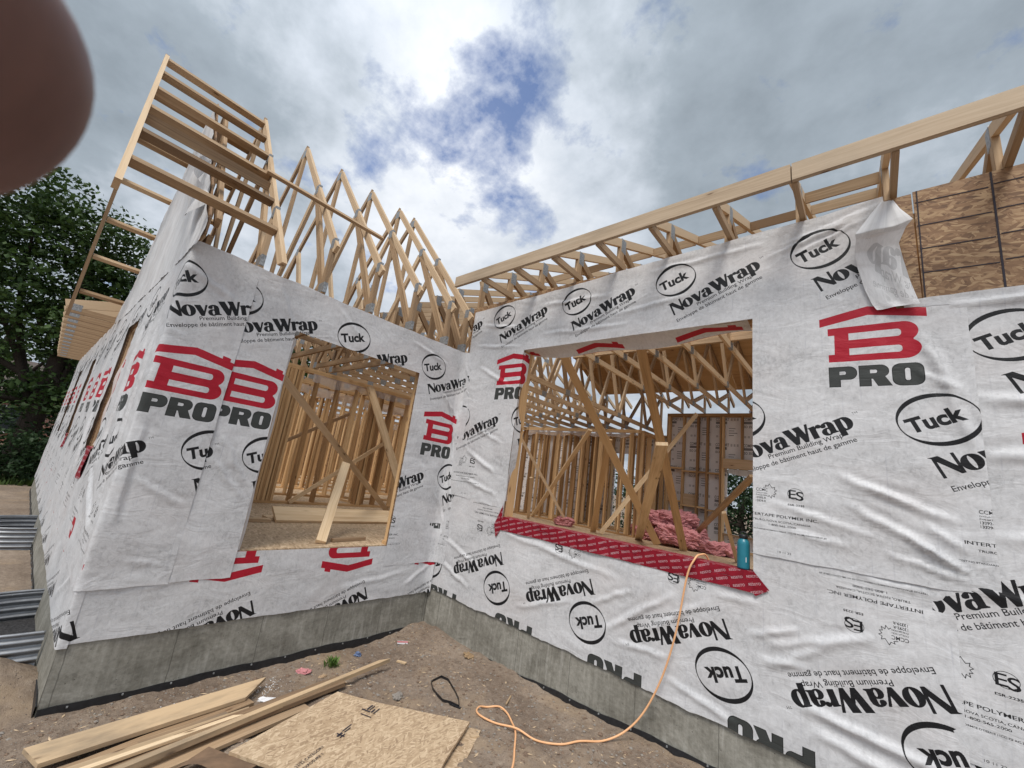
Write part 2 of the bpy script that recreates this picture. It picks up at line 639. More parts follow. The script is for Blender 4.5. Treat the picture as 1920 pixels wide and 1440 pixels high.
# foam board print (repeat)
FW_, FH_ = 0.60, 0.62
pxf = 600.0
mf = np.zeros((int(FH_ * pxf), int(FW_ * pxf)), np.float32)
mf[int(.39 * pxf):int(.45 * pxf), int(.05 * pxf):int(.30 * pxf)] = 0.9
tri_draw(mf, fit_text("COMFORT", .05, .47, .30, .07, 0, 0.02), pxf)
tri_draw(mf, fit_text("ISO 350", .05, .30, .20, .06, 0, 0.02), pxf)
for k_ in range(4):
    y_ = .27 - k_ * .055
    mf[int(y_ * pxf):int((y_ + .02) * pxf), int(.34 * pxf):int((.44 + .13 * random.random()) * pxf)] = .85
for k_ in range(3):
    mf[int((.47 + .0 * k_) * pxf):int(.53 * pxf), int((.38 + k_ * .065) * pxf):int((.42 + k_ * .065) * pxf)] = .5
    mf[int(.06 * pxf):int(.11 * pxf), int((.06 + k_ * .08) * pxf):int((.11 + k_ * .08) * pxf)] = .45
img3 = bpy.data.images.new("foam_print", mf.shape[1], mf.shape[0], alpha=False)
img3.colorspace_settings.name = 'Non-Color'
b3 = np.ones((*mf.shape, 4), np.float32)
b3[..., :3] = mf[..., None]
img3.pixels.foreach_set(b3.ravel())
img3.update()


# ------------------------------------------------------------------ materials
def new_mat(name):
    m = bpy.data.materials.new(name)
    m.use_nodes = True
    nt = m.node_tree
    nt.nodes.clear()
    out = nt.nodes.new('ShaderNodeOutputMaterial')
    p = nt.nodes.new('ShaderNodeBsdfPrincipled')
    nt.links.new(p.outputs[0], out.inputs[0])
    return m, nt, p, out


def bump(nt, p, h, strength, dist=0.01):
    b = nt.nodes.new('ShaderNodeBump')
    b.inputs['Strength'].default_value = strength
    b.inputs['Distance'].default_value = dist
    nt.links.new(h, b.inputs['Height'])
    nt.links.new(b.outputs[0], p.inputs['Normal'])


def uv_vec(nt):
    n = nt.nodes.new('ShaderNodeUVMap')
    n.uv_map = "UVMap"
    return n.outputs[0]


def scaled(nt, v, s):
    return vmath(nt, 'MULTIPLY', v, s).outputs[0]


def mat_lumber(name, light, mid, dark, wear=0.0, vary=0.58):
    m, nt, p, out = new_mat(name)
    uv = uv_vec(nt)
    sp = N(nt, 'ShaderNodeSeparateXYZ')
    nt.links.new(uv, sp.inputs[0])
    bid = math_node(nt, 'FLOOR', math_node(nt, 'DIVIDE', sp.outputs[1], 10.0))
    wn = N(nt, 'ShaderNodeTexWhiteNoise', noise_dimensions='1D')
    nt.links.new(bid, wn.inputs['W'])
    wob = noise_node(nt, scaled(nt, uv, (1.3, 6, 1)), 1.0, 3)
    addv = N(nt, 'ShaderNodeCombineXYZ')
    nt.links.new(math_node(nt, 'MULTIPLY', wob, 0.05), addv.inputs[1])
    uvw = vmath(nt, 'ADD', uv, addv.outputs[0]).outputs[0]
    grain = noise_node(nt, scaled(nt, uvw, (1.6, 75, 1)), 1.0, 5, 0.6)
    broad = noise_node(nt, scaled(nt, uvw, (0.9, 14, 1)), 1.0, 3)
    f = math_node(nt, 'ADD', math_node(nt, 'MULTIPLY', grain, 0.55), math_node(nt, 'MULTIPLY', broad, 0.45))
    f = math_node(nt, 'ADD', f, math_node(nt, 'MULTIPLY', math_node(nt, 'SUBTRACT', wn.outputs[0], 0.5), vary))
    c = ramp(nt, f, [(0.26, dark), (0.47, mid), (0.68, light)])
    vo = N(nt, 'ShaderNodeTexVoronoi', feature='F1')
    vo.inputs['Randomness'].default_value = 1.0
    vo.inputs['Scale'].default_value = 1.0
    nt.links.new(scaled(nt, uvw, (4.2, 13, 1)), vo.inputs['Vector'])
    sel = N(nt, 'ShaderNodeSeparateColor')
    nt.links.new(vo.outputs['Color'], sel.inputs[0])
    kn = math_node(nt, 'MULTIPLY', ramp(nt, vo.outputs['Distance'], [(0.07, (1, 1, 1)), (0.16, (0, 0, 0))]),
                   math_node(nt, 'LESS_THAN', sel.outputs[0], 0.24))
    halo = math_node(nt, 'MULTIPLY', ramp(nt, vo.outputs['Distance'], [(0.1, (1, 1, 1)), (0.34, (0, 0, 0))]),
                     math_node(nt, 'LESS_THAN', sel.outputs[0], 0.24))
    c = mixc(nt, math_node(nt, 'MULTIPLY', halo, 0.45), c, dark)
    c = mixc(nt, math_node(nt, 'MULTIPLY', kn, 0.85), c, (0.10, 0.05, 0.022))
    if wear:
        g = noise_node(nt, scaled(nt, uv, (1.1, 3.2, 1)), 1.0, 5, 0.65)
        c = mixc(nt, math_node(nt, 'MULTIPLY', ramp(nt, g, [(0.42, (0, 0, 0)), (0.68, (1, 1, 1))]), wear), c, (0.16, 0.13, 0.10))
    nt.links.new(c, p.inputs['Base Color'])
    p.inputs['Roughness'].default_value = 0.72
    p.inputs['Specular IOR Level'].default_value = 0.25
    bump(nt, p, grain, 0.25, 0.002)
    return m


LUM = mat_lumber("spruce_lumber", (0.62, 0.46, 0.30), (0.48, 0.335, 0.205), (0.29, 0.185, 0.105))
LUMD = mat_lumber("spruce_lumber_weathered", (0.50, 0.355, 0.225), (0.37, 0.25, 0.15), (0.21, 0.135, 0.08), 0.3)
LUMI = mat_lumber("framing_lumber", (0.66, 0.44, 0.235), (0.53, 0.335, 0.168), (0.33, 0.19, 0.088))
LUMW = mat_lumber("fascia_lumber", (0.56, 0.445, 0.325), (0.45, 0.345, 0.24), (0.30, 0.215, 0.145), 0.3, 0.2)
LUM_LIT = mat_lumber("lit_lumber", (0.80, 0.63, 0.43), (0.68, 0.50, 0.31), (0.44, 0.28, 0.15), 0.0, 0.2)  # paler lumber with the light on the inner braces put into its colour
LUMG = mat_lumber("plank_lumber", (0.58, 0.42, 0.26), (0.44, 0.31, 0.185), (0.25, 0.165, 0.10), 0.75, 0.5)


def mat_osb(name, tint=1.0, scale=1.0, line=False):
    m, nt, p, out = new_mat(name)
    uv = uv_vec(nt)
    cols = []
    hs = []
    for i, (ang, sx, sy) in enumerate(((0.25, 14, 62), (-0.55, 12, 55), (1.1, 15, 66))):
        mp = N(nt, 'ShaderNodeMapping')
        mp.inputs['Rotation'].default_value = (0, 0, ang)
        mp.inputs['Location'].default_value = (i * 3.7, i * 1.9, 0)
        mp.inputs['Scale'].default_value = (1, 1, 1)
        nt.links.new(uv, mp.inputs['Vector'])
        dn = noise_node(nt, mp.outputs[0], 9, 2)
        dv_ = N(nt, 'ShaderNodeCombineXYZ')
        nt.links.new(math_node(nt, 'MULTIPLY', dn, 0.04), dv_.inputs[1])
        vo = N(nt, 'ShaderNodeTexVoronoi', feature='F1')
        vo.inputs['Scale'].default_value = 1.0
        nt.links.new(scaled(nt, vmath(nt, 'ADD', mp.outputs[0], dv_.outputs[0]).outputs[0], (sx * scale, sy * scale, 1)), vo.inputs['Vector'])
        s = N(nt, 'ShaderNodeSeparateColor')
        nt.links.new(vo.outputs['Color'], s.inputs[0])
        cols.append(s)
        hs.append(vo.outputs['Distance'])
    pick1 = math_node(nt, 'LESS_THAN', cols[0].outputs[1], 0.45)
    pick2 = math_node(nt, 'LESS_THAN', cols[1].outputs[1], 0.5)
    v12 = N(nt, 'ShaderNodeMix')
    nt.links.new(pick2, v12.inputs[0])
    nt.links.new(cols[2].outputs[0], v12.inputs[2])
    nt.links.new(cols[1].outputs[0], v12.inputs[3])
    v = N(nt, 'ShaderNodeMix')
    nt.links.new(pick1, v.inputs[0])
    nt.links.new(v12.outputs[0], v.inputs[2])
    nt.links.new(cols[0].outputs[0], v.inputs[3])
    g = noise_node(nt, scaled(nt, uv, (30, 110, 1)), 1.0, 3)
    f = math_node(nt, 'ADD', math_node(nt, 'MULTIPLY', v.outputs[0], 0.8), math_node(nt, 'MULTIPLY', g, 0.25))
    t = tint
    stops = [(0.05, (0.25, 0.165, 0.098)), (0.3, (0.39, 0.275, 0.17)), (0.62, (0.48, 0.35, 0.225)), (0.95, (0.60, 0.46, 0.31))] if line else None
    c = ramp(nt, f, stops or [(0.05, (0.14 * t, 0.066 * t, 0.030 * t)), (0.3, (0.29 * t, 0.155 * t, 0.074 * t)), (0.62, (0.38 * t, 0.22 * t, 0.11 * t)),
                     (0.95, (0.60 * t, 0.40 * t, 0.22 * t))])
    nt.links.new(c, p.inputs['Base Color'])
    p.inputs['Roughness'].default_value = 0.65
    bump(nt, p, f, 0.35, 0.003)
    return m


OSB = mat_osb("osb_panel", 0.72, 1.15)
OSBL = mat_osb("osb_panel_pale", 1.0, 1.5, True)
FLOORM = mat_osb("subfloor_panel", 1.0, 1.0, True)
DECKM = mat_lumber("roof_deck_plywood", (0.60, 0.39, 0.20), (0.50, 0.31, 0.15), (0.36, 0.20, 0.09))


def simple(name, col, rough=0.6, metal=0.0, nscale=0, namt=0.15, spec=0.5, bumpv=0.0):
    m, nt, p, out = new_mat(name)
    p.inputs['Roughness'].default_value = rough
    p.inputs['Metallic'].default_value = metal
    p.inputs['Specular IOR Level'].default_value = spec
    t = N(nt, 'ShaderNodeTexCoord')
    n = noise_node(nt, t.outputs['Object'], nscale or 12, 5, 0.6)
    lo = tuple(c * (1 - namt) for c in col)
    hi = tuple(min(1, c * (1 + namt)) for c in col)
    c = ramp(nt, n, [(0.3, lo), (0.7, hi)])
    nt.links.new(c, p.inputs['Base Color'])
    if bumpv:
        bump(nt, p, n, bumpv, 0.01)
    return m


STEEL = simple("galvanised_plate", (0.30, 0.31, 0.32), 0.55, 0.45, 60, 0.4)
CHALK = simple("chalk_line", (0.025, 0.02, 0.03), 0.8)
MEMB = simple("black_drain_membrane", (0.016, 0.017, 0.02), 0.45, 0, 40, 0.4)
HOSE = simple("orange_hose_rubber", (0.78, 0.42, 0.21), 0.5, 0, 20, 0.06)
TEAL = simple("teal_powder_coat", (0.015, 0.165, 0.225), 0.35, 0, 30, 0.06)
BLACKP = simple("black_plastic", (0.012, 0.012, 0.014), 0.4)
WHITEP = simple("white_foam_bits", (0.72, 0.72, 0.74), 0.7)
REDP = simple("red_paper", (0.50, 0.03, 0.04), 0.5)
BLUEP = simple("blue_plastic_film", (0.12, 0.17, 0.30), 0.35)
POLY = simple("clear_poly_film", (0.62, 0.56, 0.54), 0.25, 0, 6, 0.15)


_pn = POLY.node_tree
_po = [n for n in _pn.nodes if n.type == 'OUTPUT_MATERIAL'][0]
_pp = [n for n in _pn.nodes if n.type == 'BSDF_PRINCIPLED'][0]
_tr = N(_pn, 'ShaderNodeBsdfTransparent')
_mx = N(_pn, 'ShaderNodeMixShader', inp={0: 0.45})
_pn.links.new(_tr.outputs[0], _mx.inputs[1])
_pn.links.new(_pp.outputs[0], _mx.inputs[2])
_pn.links.new(_mx.outputs[0], _po.inputs[0])


def mat_pink():
    m, nt, p, out = new_mat("pink_fibreglass")
    t = N(nt, 'ShaderNodeTexCoord')
    n1 = noise_node(nt, scaled(nt, t.outputs['Object'], (4, 4, 22)), 1.5, 6, 0.7)
    c = ramp(nt, n1, [(0.3, (0.38, 0.13, 0.14)), (0.55, (0.62, 0.27, 0.28)), (0.75, (0.76, 0.42, 0.42))])
    nt.links.new(c, p.inputs['Base Color'])
    p.inputs['Roughness'].default_value = 0.95
    bump(nt, p, n1, 1.0, 0.03)
    return m


PINK = mat_pink()


def mat_wrap(name, strength=1.0, base=(0.735, 0.735, 0.755)):
    m, nt, p, out = new_mat(name)
    uv = uv_vec(nt)
    mp = N(nt, 'ShaderNodeMapping')
    mp.vector_type = 'POINT'
    mp.inputs['Scale'].default_value = (1 / TU, 1 / (TV1 - TV0), 1)
    mp.inputs['Location'].default_value = (0, -TV0 / (TV1 - TV0), 0)
    nt.links.new(uv, mp.inputs['Vector'])
    im = N(nt, 'ShaderNodeTexImage', image=img, extension='REPEAT', interpolation='Linear')
    nt.links.new(mp.outputs[0], im.inputs[0])
    s = N(nt, 'ShaderNodeSeparateColor')
    nt.links.new(im.outputs[0], s.inputs[0])
    fib = noise_node(nt, scaled(nt, uv, (38, 26, 1)), 1.0, 6, 0.7, 0.6)
    blot = noise_node(nt, scaled(nt, uv, (2.4, 3.2, 1)), 1.0, 5, 0.6, 0.4)
    k = math_node(nt, 'ADD', math_node(nt, 'MULTIPLY', fib, 0.6), math_node(nt, 'MULTIPLY', blot, 0.55))
    c = ramp(nt, k, [(0.38, tuple(b * 0.58 for b in base)), (0.52, tuple(b * 0.83 for b in base)), (0.70, base)])
    su = N(nt, 'ShaderNodeSeparateXYZ')
    nt.links.new(uv, su.inputs[0])
    gr_ = math_node(nt, 'ABSOLUTE', math_node(nt, 'SUBTRACT', math_node(nt, 'FRACT', math_node(nt, 'DIVIDE', su.outputs[0], 0.10)), 0.5))
    gv = noise_node(nt, scaled(nt, uv, (6, 4, 1)), 1.0, 4)
    crease = math_node(nt, 'MULTIPLY', math_node(nt, 'LESS_THAN', gr_, 0.035), ramp(nt, gv, [(0.45, (0, 0, 0)), (0.7, (1, 1, 1))]))
    c = mixc(nt, math_node(nt, 'MULTIPLY', crease, 0.35), c, (0.40, 0.41, 0.47))
    warm = noise_node(nt, scaled(nt, uv, (1.3, 1.9, 1)), 1.0, 3)
    c = mixc(nt, math_node(nt, 'MULTIPLY', ramp(nt, warm, [(0.5, (0, 0, 0)), (0.75, (1, 1, 1))]), 0.35), c, (0.66, 0.60, 0.585))
    wearn = noise_node(nt, scaled(nt, uv, (60, 60, 1)), 1.0, 4, 0.7)
    wear = ramp(nt, wearn, [(0.18, (0.90, 0.90, 0.90)), (0.40, (1, 1, 1))])
    st = math_node(nt, 'MULTIPLY', wear, strength)
    c = mixc(nt, math_node(nt, 'MULTIPLY', s.outputs[0], st), c, (0.44, 0.012, 0.03))
    c = mixc(nt, math_node(nt, 'MULTIPLY', s.outputs[1], st), c, (0.012, 0.012, 0.014))
    c = mixc(nt, math_node(nt, 'MULTIPLY', s.outputs[2], st), c, (0.052, 0.056, 0.054))
    nt.links.new(c, p.inputs['Base Color'])
    p.inputs['Roughness'].default_value = 0.52
    p.inputs['Specular IOR Level'].default_value = 0.3
    cr = noise_node(nt, scaled(nt, uv, (3.6, 6.5, 1)), 1.0, 5, 0.55, 0.9)
    rid = math_node(nt, 'ABSOLUTE', math_node(nt, 'SUBTRACT', cr, 0.5))
    hh = math_node(nt, 'ADD', math_node(nt, 'MULTIPLY', rid, -1.2), math_node(nt, 'MULTIPLY', fib, 0.10))
    bump(nt, p, hh, 0.30, 0.03)
    tr = N(nt, 'ShaderNodeBsdfTranslucent')
    nt.links.new(c, tr.inputs[0])
    mx = N(nt, 'ShaderNodeMixShader', inp={0: 0.16})
    nt.links.new(p.outputs[0], mx.inputs[1])
    nt.links.new(tr.outputs[0], mx.inputs[2])
    nt.links.new(mx.outputs[0], out.inputs[0])
    return m


WRAP = mat_wrap("printed_house_wrap")
WRAPB = mat_wrap("house_wrap_back", 0.28, (0.77, 0.77, 0.785))


def mat_membrane():
    m, nt, p, out = new_mat("red_flashing_membrane")
    uv = uv_vec(nt)
    mp = N(nt, 'ShaderNodeMapping')
    mp.inputs['Scale'].default_value = (1 / MW, 1 / MH, 1)
    nt.links.new(uv, mp.inputs['Vector'])
    im = N(nt, 'ShaderNodeTexImage', image=img2, extension='REPEAT')
    nt.links.new(mp.outputs[0], im.inputs[0])
    n = noise_node(nt, scaled(nt, uv, (18, 18, 1)), 1.0, 4)
    c = ramp(nt, n, [(0.3, (0.17, 0.006, 0.016)), (0.7, (0.26, 0.009, 0.022))])
    c = mixc(nt, math_node(nt, 'MULTIPLY', im.outputs[0], 0.75), c, (0.62, 0.50, 0.53))
    nt.links.new(c, p.inputs['Base Color'])
    p.inputs['Roughness'].default_value = 0.5
    p.inputs['Specular IOR Level'].default_value = 0.2
    bump(nt, p, n, 0.3, 0.01)
    return m


REDM = mat_membrane()


def mat_foam():
    m, nt, p, out = new_mat("printed_foam_board")
    uv = uv_vec(nt)
    mp = N(nt, 'ShaderNodeMapping')
    mp.inputs['Scale'].default_value = (1 / FW_, 1 / FH_, 1)
    nt.links.new(uv, mp.inputs['Vector'])
    im = N(nt, 'ShaderNodeTexImage', image=img3, extension='REPEAT')
    nt.links.new(mp.outputs[0], im.inputs[0])
    n = noise_node(nt, scaled(nt, uv, (3, 3, 1)), 1.0, 4)
    c = ramp(nt, n, [(0.3, (0.76, 0.74, 0.75)), (0.7, (0.84, 0.82, 0.83))])
    c = mixc(nt, math_node(nt, 'MULTIPLY', im.outputs[0], 0.9), c, (0.06, 0.055, 0.06))
    nt.links.new(c, p.inputs['Base Color'])
    p.inputs['Roughness'].default_value = 0.6
    return m


FOAM = mat_foam()


def mat_concrete():
    m, nt, p, out = new_mat("poured_concrete")
    uv = uv_vec(nt)
    n1 = noise_node(nt, scaled(nt, uv, (2.6, 3.4, 1)), 1.0, 8, 0.70, 0.6)
    n2 = noise_node(nt, scaled(nt, uv, (34, 2.2, 1)), 1.0, 5, 0.65, 0.2)
    n3 = noise_node(nt, scaled(nt, uv, (26, 30, 1)), 1.0, 6, 0.7)
    f = math_node(nt, 'ADD', math_node(nt, 'MULTIPLY', n1, 0.55), math_node(nt, 'MULTIPLY', n2, 0.22))
    f = math_node(nt, 'ADD', f, math_node(nt, 'MULTIPLY', n3, 0.30))
    c = ramp(nt, f, [(0.38, (0.115, 0.107, 0.088)), (0.52, (0.215, 0.204, 0.175)), (0.68, (0.37, 0.355, 0.315))])
    drip = noise_node(nt, scaled(nt, uv, (20, 1.5, 1)), 1.0, 6, 0.7, 0.3)
    patch = noise_node(nt, scaled(nt, uv, (1.1, 1.3, 1)), 1.0, 3)
    dm = math_node(nt, 'MULTIPLY', ramp(nt, drip, [(0.54, (0, 0, 0)), (0.64, (1, 1, 1))]), ramp(nt, patch, [(0.42, (0, 0, 0)), (0.6, (1, 1, 1))]))
    c = mixc(nt, math_node(nt, 'MULTIPLY', dm, 0.5), c, (0.42, 0.405, 0.37))
    dk = noise_node(nt, scaled(nt, uv, (3.0, 4.5, 1)), 1.0, 7, 0.7, 0.8)
    c = mixc(nt, math_node(nt, 'MULTIPLY', ramp(nt, dk, [(0.60, (0, 0, 0)), (0.72, (1, 1, 1))]), 0.55), c, (0.075, 0.068, 0.055))
    sp = N(nt, 'ShaderNodeSeparateXYZ')
    nt.links.new(uv, sp.inputs[0])
    wob = math_node(nt, 'MULTIPLY', noise_node(nt, scaled(nt, uv, (2, 6, 1)), 1.0, 4), 0.03)
    fr = math_node(nt, 'FRACT', math_node(nt, 'DIVIDE', math_node(nt, 'ADD', sp.outputs[0], wob), 0.61))
    seam = math_node(nt, 'LESS_THAN', math_node(nt, 'ABSOLUTE', math_node(nt, 'SUBTRACT', fr, 0.5)), 0.006)
    c = mixc(nt, math_node(nt, 'MULTIPLY', seam, 0.55), c, (0.07, 0.066, 0.055))
    pit = N(nt, 'ShaderNodeTexVoronoi', feature='F1')
    pit.inputs['Scale'].default_value = 26
    nt.links.new(uv, pit.inputs['Vector'])
    pm = ramp(nt, pit.outputs['Distance'], [(0.06, (1, 1, 1)), (0.13, (0, 0, 0))])
    ps = N(nt, 'ShaderNodeSeparateColor')
    nt.links.new(pit.outputs['Color'], ps.inputs[0])
    pm = math_node(nt, 'MULTIPLY', pm, math_node(nt, 'LESS_THAN', ps.outputs[0], 0.3))
    c = mixc(nt, math_node(nt, 'MULTIPLY', pm, 0.6), c, (0.055, 0.052, 0.044))
    nt.links.new(c, p.inputs['Base Color'])
    p.inputs['Roughness'].default_value = 0.8
    p.inputs['Specular IOR Level'].default_value = 0.3
    h = math_node(nt, 'SUBTRACT', f, math_node(nt, 'MULTIPLY', math_node(nt, 'ADD', pm, seam), 0.5))
    bump(nt, p, h, 0.5, 0.012)
    return m


CONC = mat_concrete()


def mat_dirt():
    m, nt, p, out = new_mat("gravelly_dirt")
    t = N(nt, 'ShaderNodeTexCoord')
    v = t.outputs['Object']
    n1 = noise_node(nt, v, 0.9, 6, 0.6, 0.4)
    n2 = noise_node(nt, v, 22, 7, 0.72)
    n3 = noise_node(nt, v, 120, 4, 0.7)
    f = math_node(nt, 'ADD', math_node(nt, 'MULTIPLY', n1, 0.50), math_node(nt, 'MULTIPLY', n2, 0.45))
    f = math_node(nt, 'ADD', f, math_node(nt, 'MULTIPLY', n3, 0.25))
    f = math_node(nt, 'SUBTRACT', f, 0.02)
    c = ramp(nt, f, [(0.37, (0.085, 0.062, 0.047)), (0.52, (0.185, 0.139, 0.106)), (0.64, (0.275, 0.215, 0.166)), (0.78, (0.42, 0.345, 0.275))])
    tanp = noise_node(nt, v, 1.7, 5, 0.6, 0.5)
    c = mixc(nt, math_node(nt, 'MULTIPLY', ramp(nt, tanp, [(0.52, (0, 0, 0)), (0.66, (1, 1, 1))]), 0.5), c, (0.34, 0.25, 0.165))
    vo = N(nt, 'ShaderNodeTexVoronoi', feature='F1')
    vo.inputs['Scale'].default_value = 55
    nt.links.new(v, vo.inputs['Vector'])
    vs = N(nt, 'ShaderNodeSeparateColor')
    nt.links.new(vo.outputs['Color'], vs.inputs[0])
    st = math_node(nt, 'MULTIPLY', ramp(nt, vo.outputs['Distance'], [(0.22, (1, 1, 1)), (0.34, (0, 0, 0))]), math_node(nt, 'LESS_THAN', vs.outputs[0], 0.20))
    sc_ = ramp(nt, vs.outputs[1], [(0.0, (0.12, 0.10, 0.09)), (0.5, (0.26, 0.20, 0.16)), (1.0, (0.42, 0.36, 0.31))])
    c = mixc(nt, math_node(nt, 'MULTIPLY', st, 0.7), c, sc_)
    nt.links.new(c, p.inputs['Base Color'])
    p.inputs['Roughness'].default_value = 0.92
    p.inputs['Specular IOR Level'].default_value = 0.2
    h = math_node(nt, 'ADD', f, math_node(nt, 'MULTIPLY', st, 0.25))
    bump(nt, p, h, 0.9, 0.025)
    return m


DIRT = mat_dirt()


def mat_leaf(name, a, b):
    m, nt, p, out = new_mat(name)
    uv = uv_vec(nt)
    sp = N(nt, 'ShaderNodeSeparateXYZ')
    nt.links.new(uv, sp.inputs[0])
    c = ramp(nt, sp.outputs[0], [(0.0, a), (1.0, b)])
    nt.links.new(c, p.inputs['Base Color'])
    p.inputs['Roughness'].default_value = 0.55
    p.inputs['Specular IOR Level'].default_value = 0.3
    tr = N(nt, 'ShaderNodeBsdfTranslucent')
    nt.links.new(c, tr.inputs[0])
    mx = N(nt, 'ShaderNodeMixShader', inp={0: 0.25})
    nt.links.new(p.outputs[0], mx.inputs[1])
    nt.links.new(tr.outputs[0], mx.inputs[2])
    nt.links.new(mx.outputs[0], out.inputs[0])
    return m


LEAF = mat_leaf("maple_leaves", (0.016, 0.038, 0.012), (0.085, 0.145, 0.036))
LEAFB = mat_leaf("hedge_leaves", (0.010, 0.026, 0.010), (0.045, 0.085, 0.030))
BARK = simple("bark", (0.055, 0.043, 0.035), 0.9, 0, 30, 0.4, 0.2, 0.6)


def mat_brick():
    m, nt, p, out = new_mat("red_brick")
    uv = uv_vec(nt)
    b = N(nt, 'ShaderNodeTexBrick')
    b.inputs['Color1'].default_value = (0.26, 0.09, 0.06, 1)
    b.inputs['Color2'].default_value = (0.34, 0.13, 0.085, 1)
    b.inputs['Mortar'].default_value = (0.30, 0.25, 0.22, 1)
    b.inputs['Scale'].default_value = 1.0
    b.inputs['Brick Width'].default_value = 0.23
    b.inputs['Row Height'].default_value = 0.075
    b.inputs['Mortar Size'].default_value = 0.012
    nt.links.new(uv, b.inputs['Vector'])
    nt.links.new(b.outputs[0], p.inputs['Base Color'])
    p.inputs['Roughness'].default_value = 0.85
    return m


BRICK = mat_brick()


def mat_skin():
    m, nt, p, out = new_mat("skin")
    t = N(nt, 'ShaderNodeTexCoord')
    n = noise_node(nt, t.outputs['Object'], 55, 5, 0.6, 0.6)
    p.inputs['Subsurface Weight'].default_value = 0.25
    p.inputs['Subsurface Radius'].default_value = (1.0, 0.25, 0.12)
    p.inputs['Subsurface Scale'].default_value = 0.004
    c = ramp(nt, n, [(0.3, (0.105, 0.046, 0.034)), (0.7, (0.185, 0.086, 0.064))])
    nt.links.new(c, p.inputs['Base Color'])
    p.inputs['Roughness'].default_value = 0.5
    return m


SKIN = mat_skin()
CLOTH = simple("dark_work_shirt", (0.03, 0.026, 0.024), 0.85, 0, 30, 0.3)


# ------------------------------------------------------------------ ground
def ground_z(x, y):
    x = np.asarray(x, float)
    y = np.asarray(y, float)
    z = -1.005 + 0.047 * np.clip(x, 0, 5.5)
    z = z + 0.10 * np.exp(-((x - 0.1) ** 2 + (y + 0.12) ** 2) / 0.16)
    z = z + 0.05 * np.exp(-((x - 0.9) / 0.9) ** 2 - ((y + 0.02) / 0.22) ** 2)
    near = np.exp(-(np.hypot(x - 2, y + 2) / 9) ** 2)
    z = z + 0.24 * np.exp(-((x + .55) / .30) ** 2 - ((y + 3.50) / .34) ** 2) + 0.12 * np.exp(-((x + 3.2) / 1.2) ** 2 - ((y + 3.9) / .6) ** 2)
    z = z + near * (0.022 * fbm(x * 1.3, y * 1.3, 3, 4) + 0.016 * fbm(x * 7, y * 7, 5, 4))
    z = z + (1 - near) * 0.12 * fbm(x * 0.08, y * 0.08, 9, 2)
    return z


def axis(lo, hi, d, far, grow=1.22):
    a = list(np.arange(lo, hi, d))
    s, x = d, hi
    while x < far:
        a.append(x)
        s *= grow
        x += s
    s, x = d, lo - d
    while x > -far:
        a.insert(0, x)
        s *= grow
        x -= s
    return np.array(a)


gx, gy = axis(-1.6, 4.6, 0.033, 420), axis(-4.2, 0.25, 0.033, 420)
GX, GY = np.meshgrid(gx, gy)
GZ = ground_z(GX, GY)
# the crawl space under the house floor is dug lower
inside = ((GX < -0.12) & (GY > -2.95) & (GY < 6.9) & (GX > -11.5)) | ((GX > 0.1) & (GX < 6.8) & (GY > 0.12) & (GY < 6.9))
GZ = np.where(inside, -1.2, GZ)
nx, ny = len(gx), len(gy)
idx = np.arange(nx * ny).reshape(ny, nx)
fc = np.stack([idx[:-1, :-1], idx[:-1, 1:], idx[1:, 1:], idx[1:, :-1]], -1).reshape(-1, 4)
gnd = np_mesh("ground", np.stack([GX, GY, GZ], -1).reshape(-1, 3), fc, None, DIRT)
tag(gnd, kind='structure')

# loose gravel, wood chips, foam crumbs
GRAV = [simple("pebble_grey", (0.24, 0.215, 0.19), 0.9), simple("pebble_brown", (0.17, 0.115, 0.08), 0.9), simple("wood_chip", (0.50, 0.37, 0.24), 0.8), WHITEP]


def scatter(name, pts, sizes, mats, flat=0.55):
    vs, fs, mi = [], [], []
    base = np.array([(1, 0, 0), (-1, 0, 0), (0, 1, 0), (0, -1, 0), (0, 0, 1), (0, 0, -1)], float)
    tri = [(0, 2, 4), (2, 1, 4), (1, 3, 4), (3, 0, 4), (2, 0, 5), (1, 2, 5), (3, 1, 5), (0, 3, 5)]
    for (x, y), s, m in zip(pts, sizes, mats):
        b = base * (1 + 0.4 * (rng.random((6, 3)) - 0.5))
        if m == 2:
            b = b * np.array([1.9, 0.5, 0.35])
        a = rng.random() * 6.28
        c_, s_ = math.cos(a), math.sin(a)
        b = np.stack([b[:, 0] * c_ - b[:, 1] * s_, b[:, 0] * s_ + b[:, 1] * c_, b[:, 2] * flat], -1) * s
        z = float(ground_z(x, y)) + s * 0.15
        o = len(vs)
        vs += [(x + q[0], y + q[1], z + q[2]) for q in b]
        fs += [tuple(o + i for i in t) for t in tri]
        mi += [m] * 8
    return np_mesh(name, vs, fs, None, GRAV, None, False, mi)


n_g = 24000
px_ = rng.random((n_g, 2)) * np.array([4.0, 3.9]) + np.array([0.02, -3.95])
sz = 0.003 + 0.013 * rng.random(n_g) ** 6
mt = rng.choice([0, 1, 2], n_g, p=[.42, .42, .16])
gr = scatter("gravel", px_, sz, mt)
tag(gr, kind='stuff')
ncl_ = 240
pc = rng.random((ncl_, 2)) * np.array([3.6, 3.6]) + np.array([0.05, -3.7])
cl_o = scatter('dirt_clods', pc, 0.010 + 0.018 * rng.random(ncl_) ** 2, [1] * ncl_)
tag(cl_o, kind='stuff')
t_ = rng.random(700)
pl = np.stack([0.50 - 0.10 * t_ + rng.normal(0, .055, 700), -3.05 + 1.25 * t_ + rng.normal(0, .06, 700)], -1)
fo = scatter("foam_crumbs", pl, 0.002 + 0.004 * rng.random(700), [3] * 700)
tag(fo, kind='stuff')


# ------------------------------------------------------------------ house geometry constants
def yC(x):
    return -3.13 + 0.0195 * x


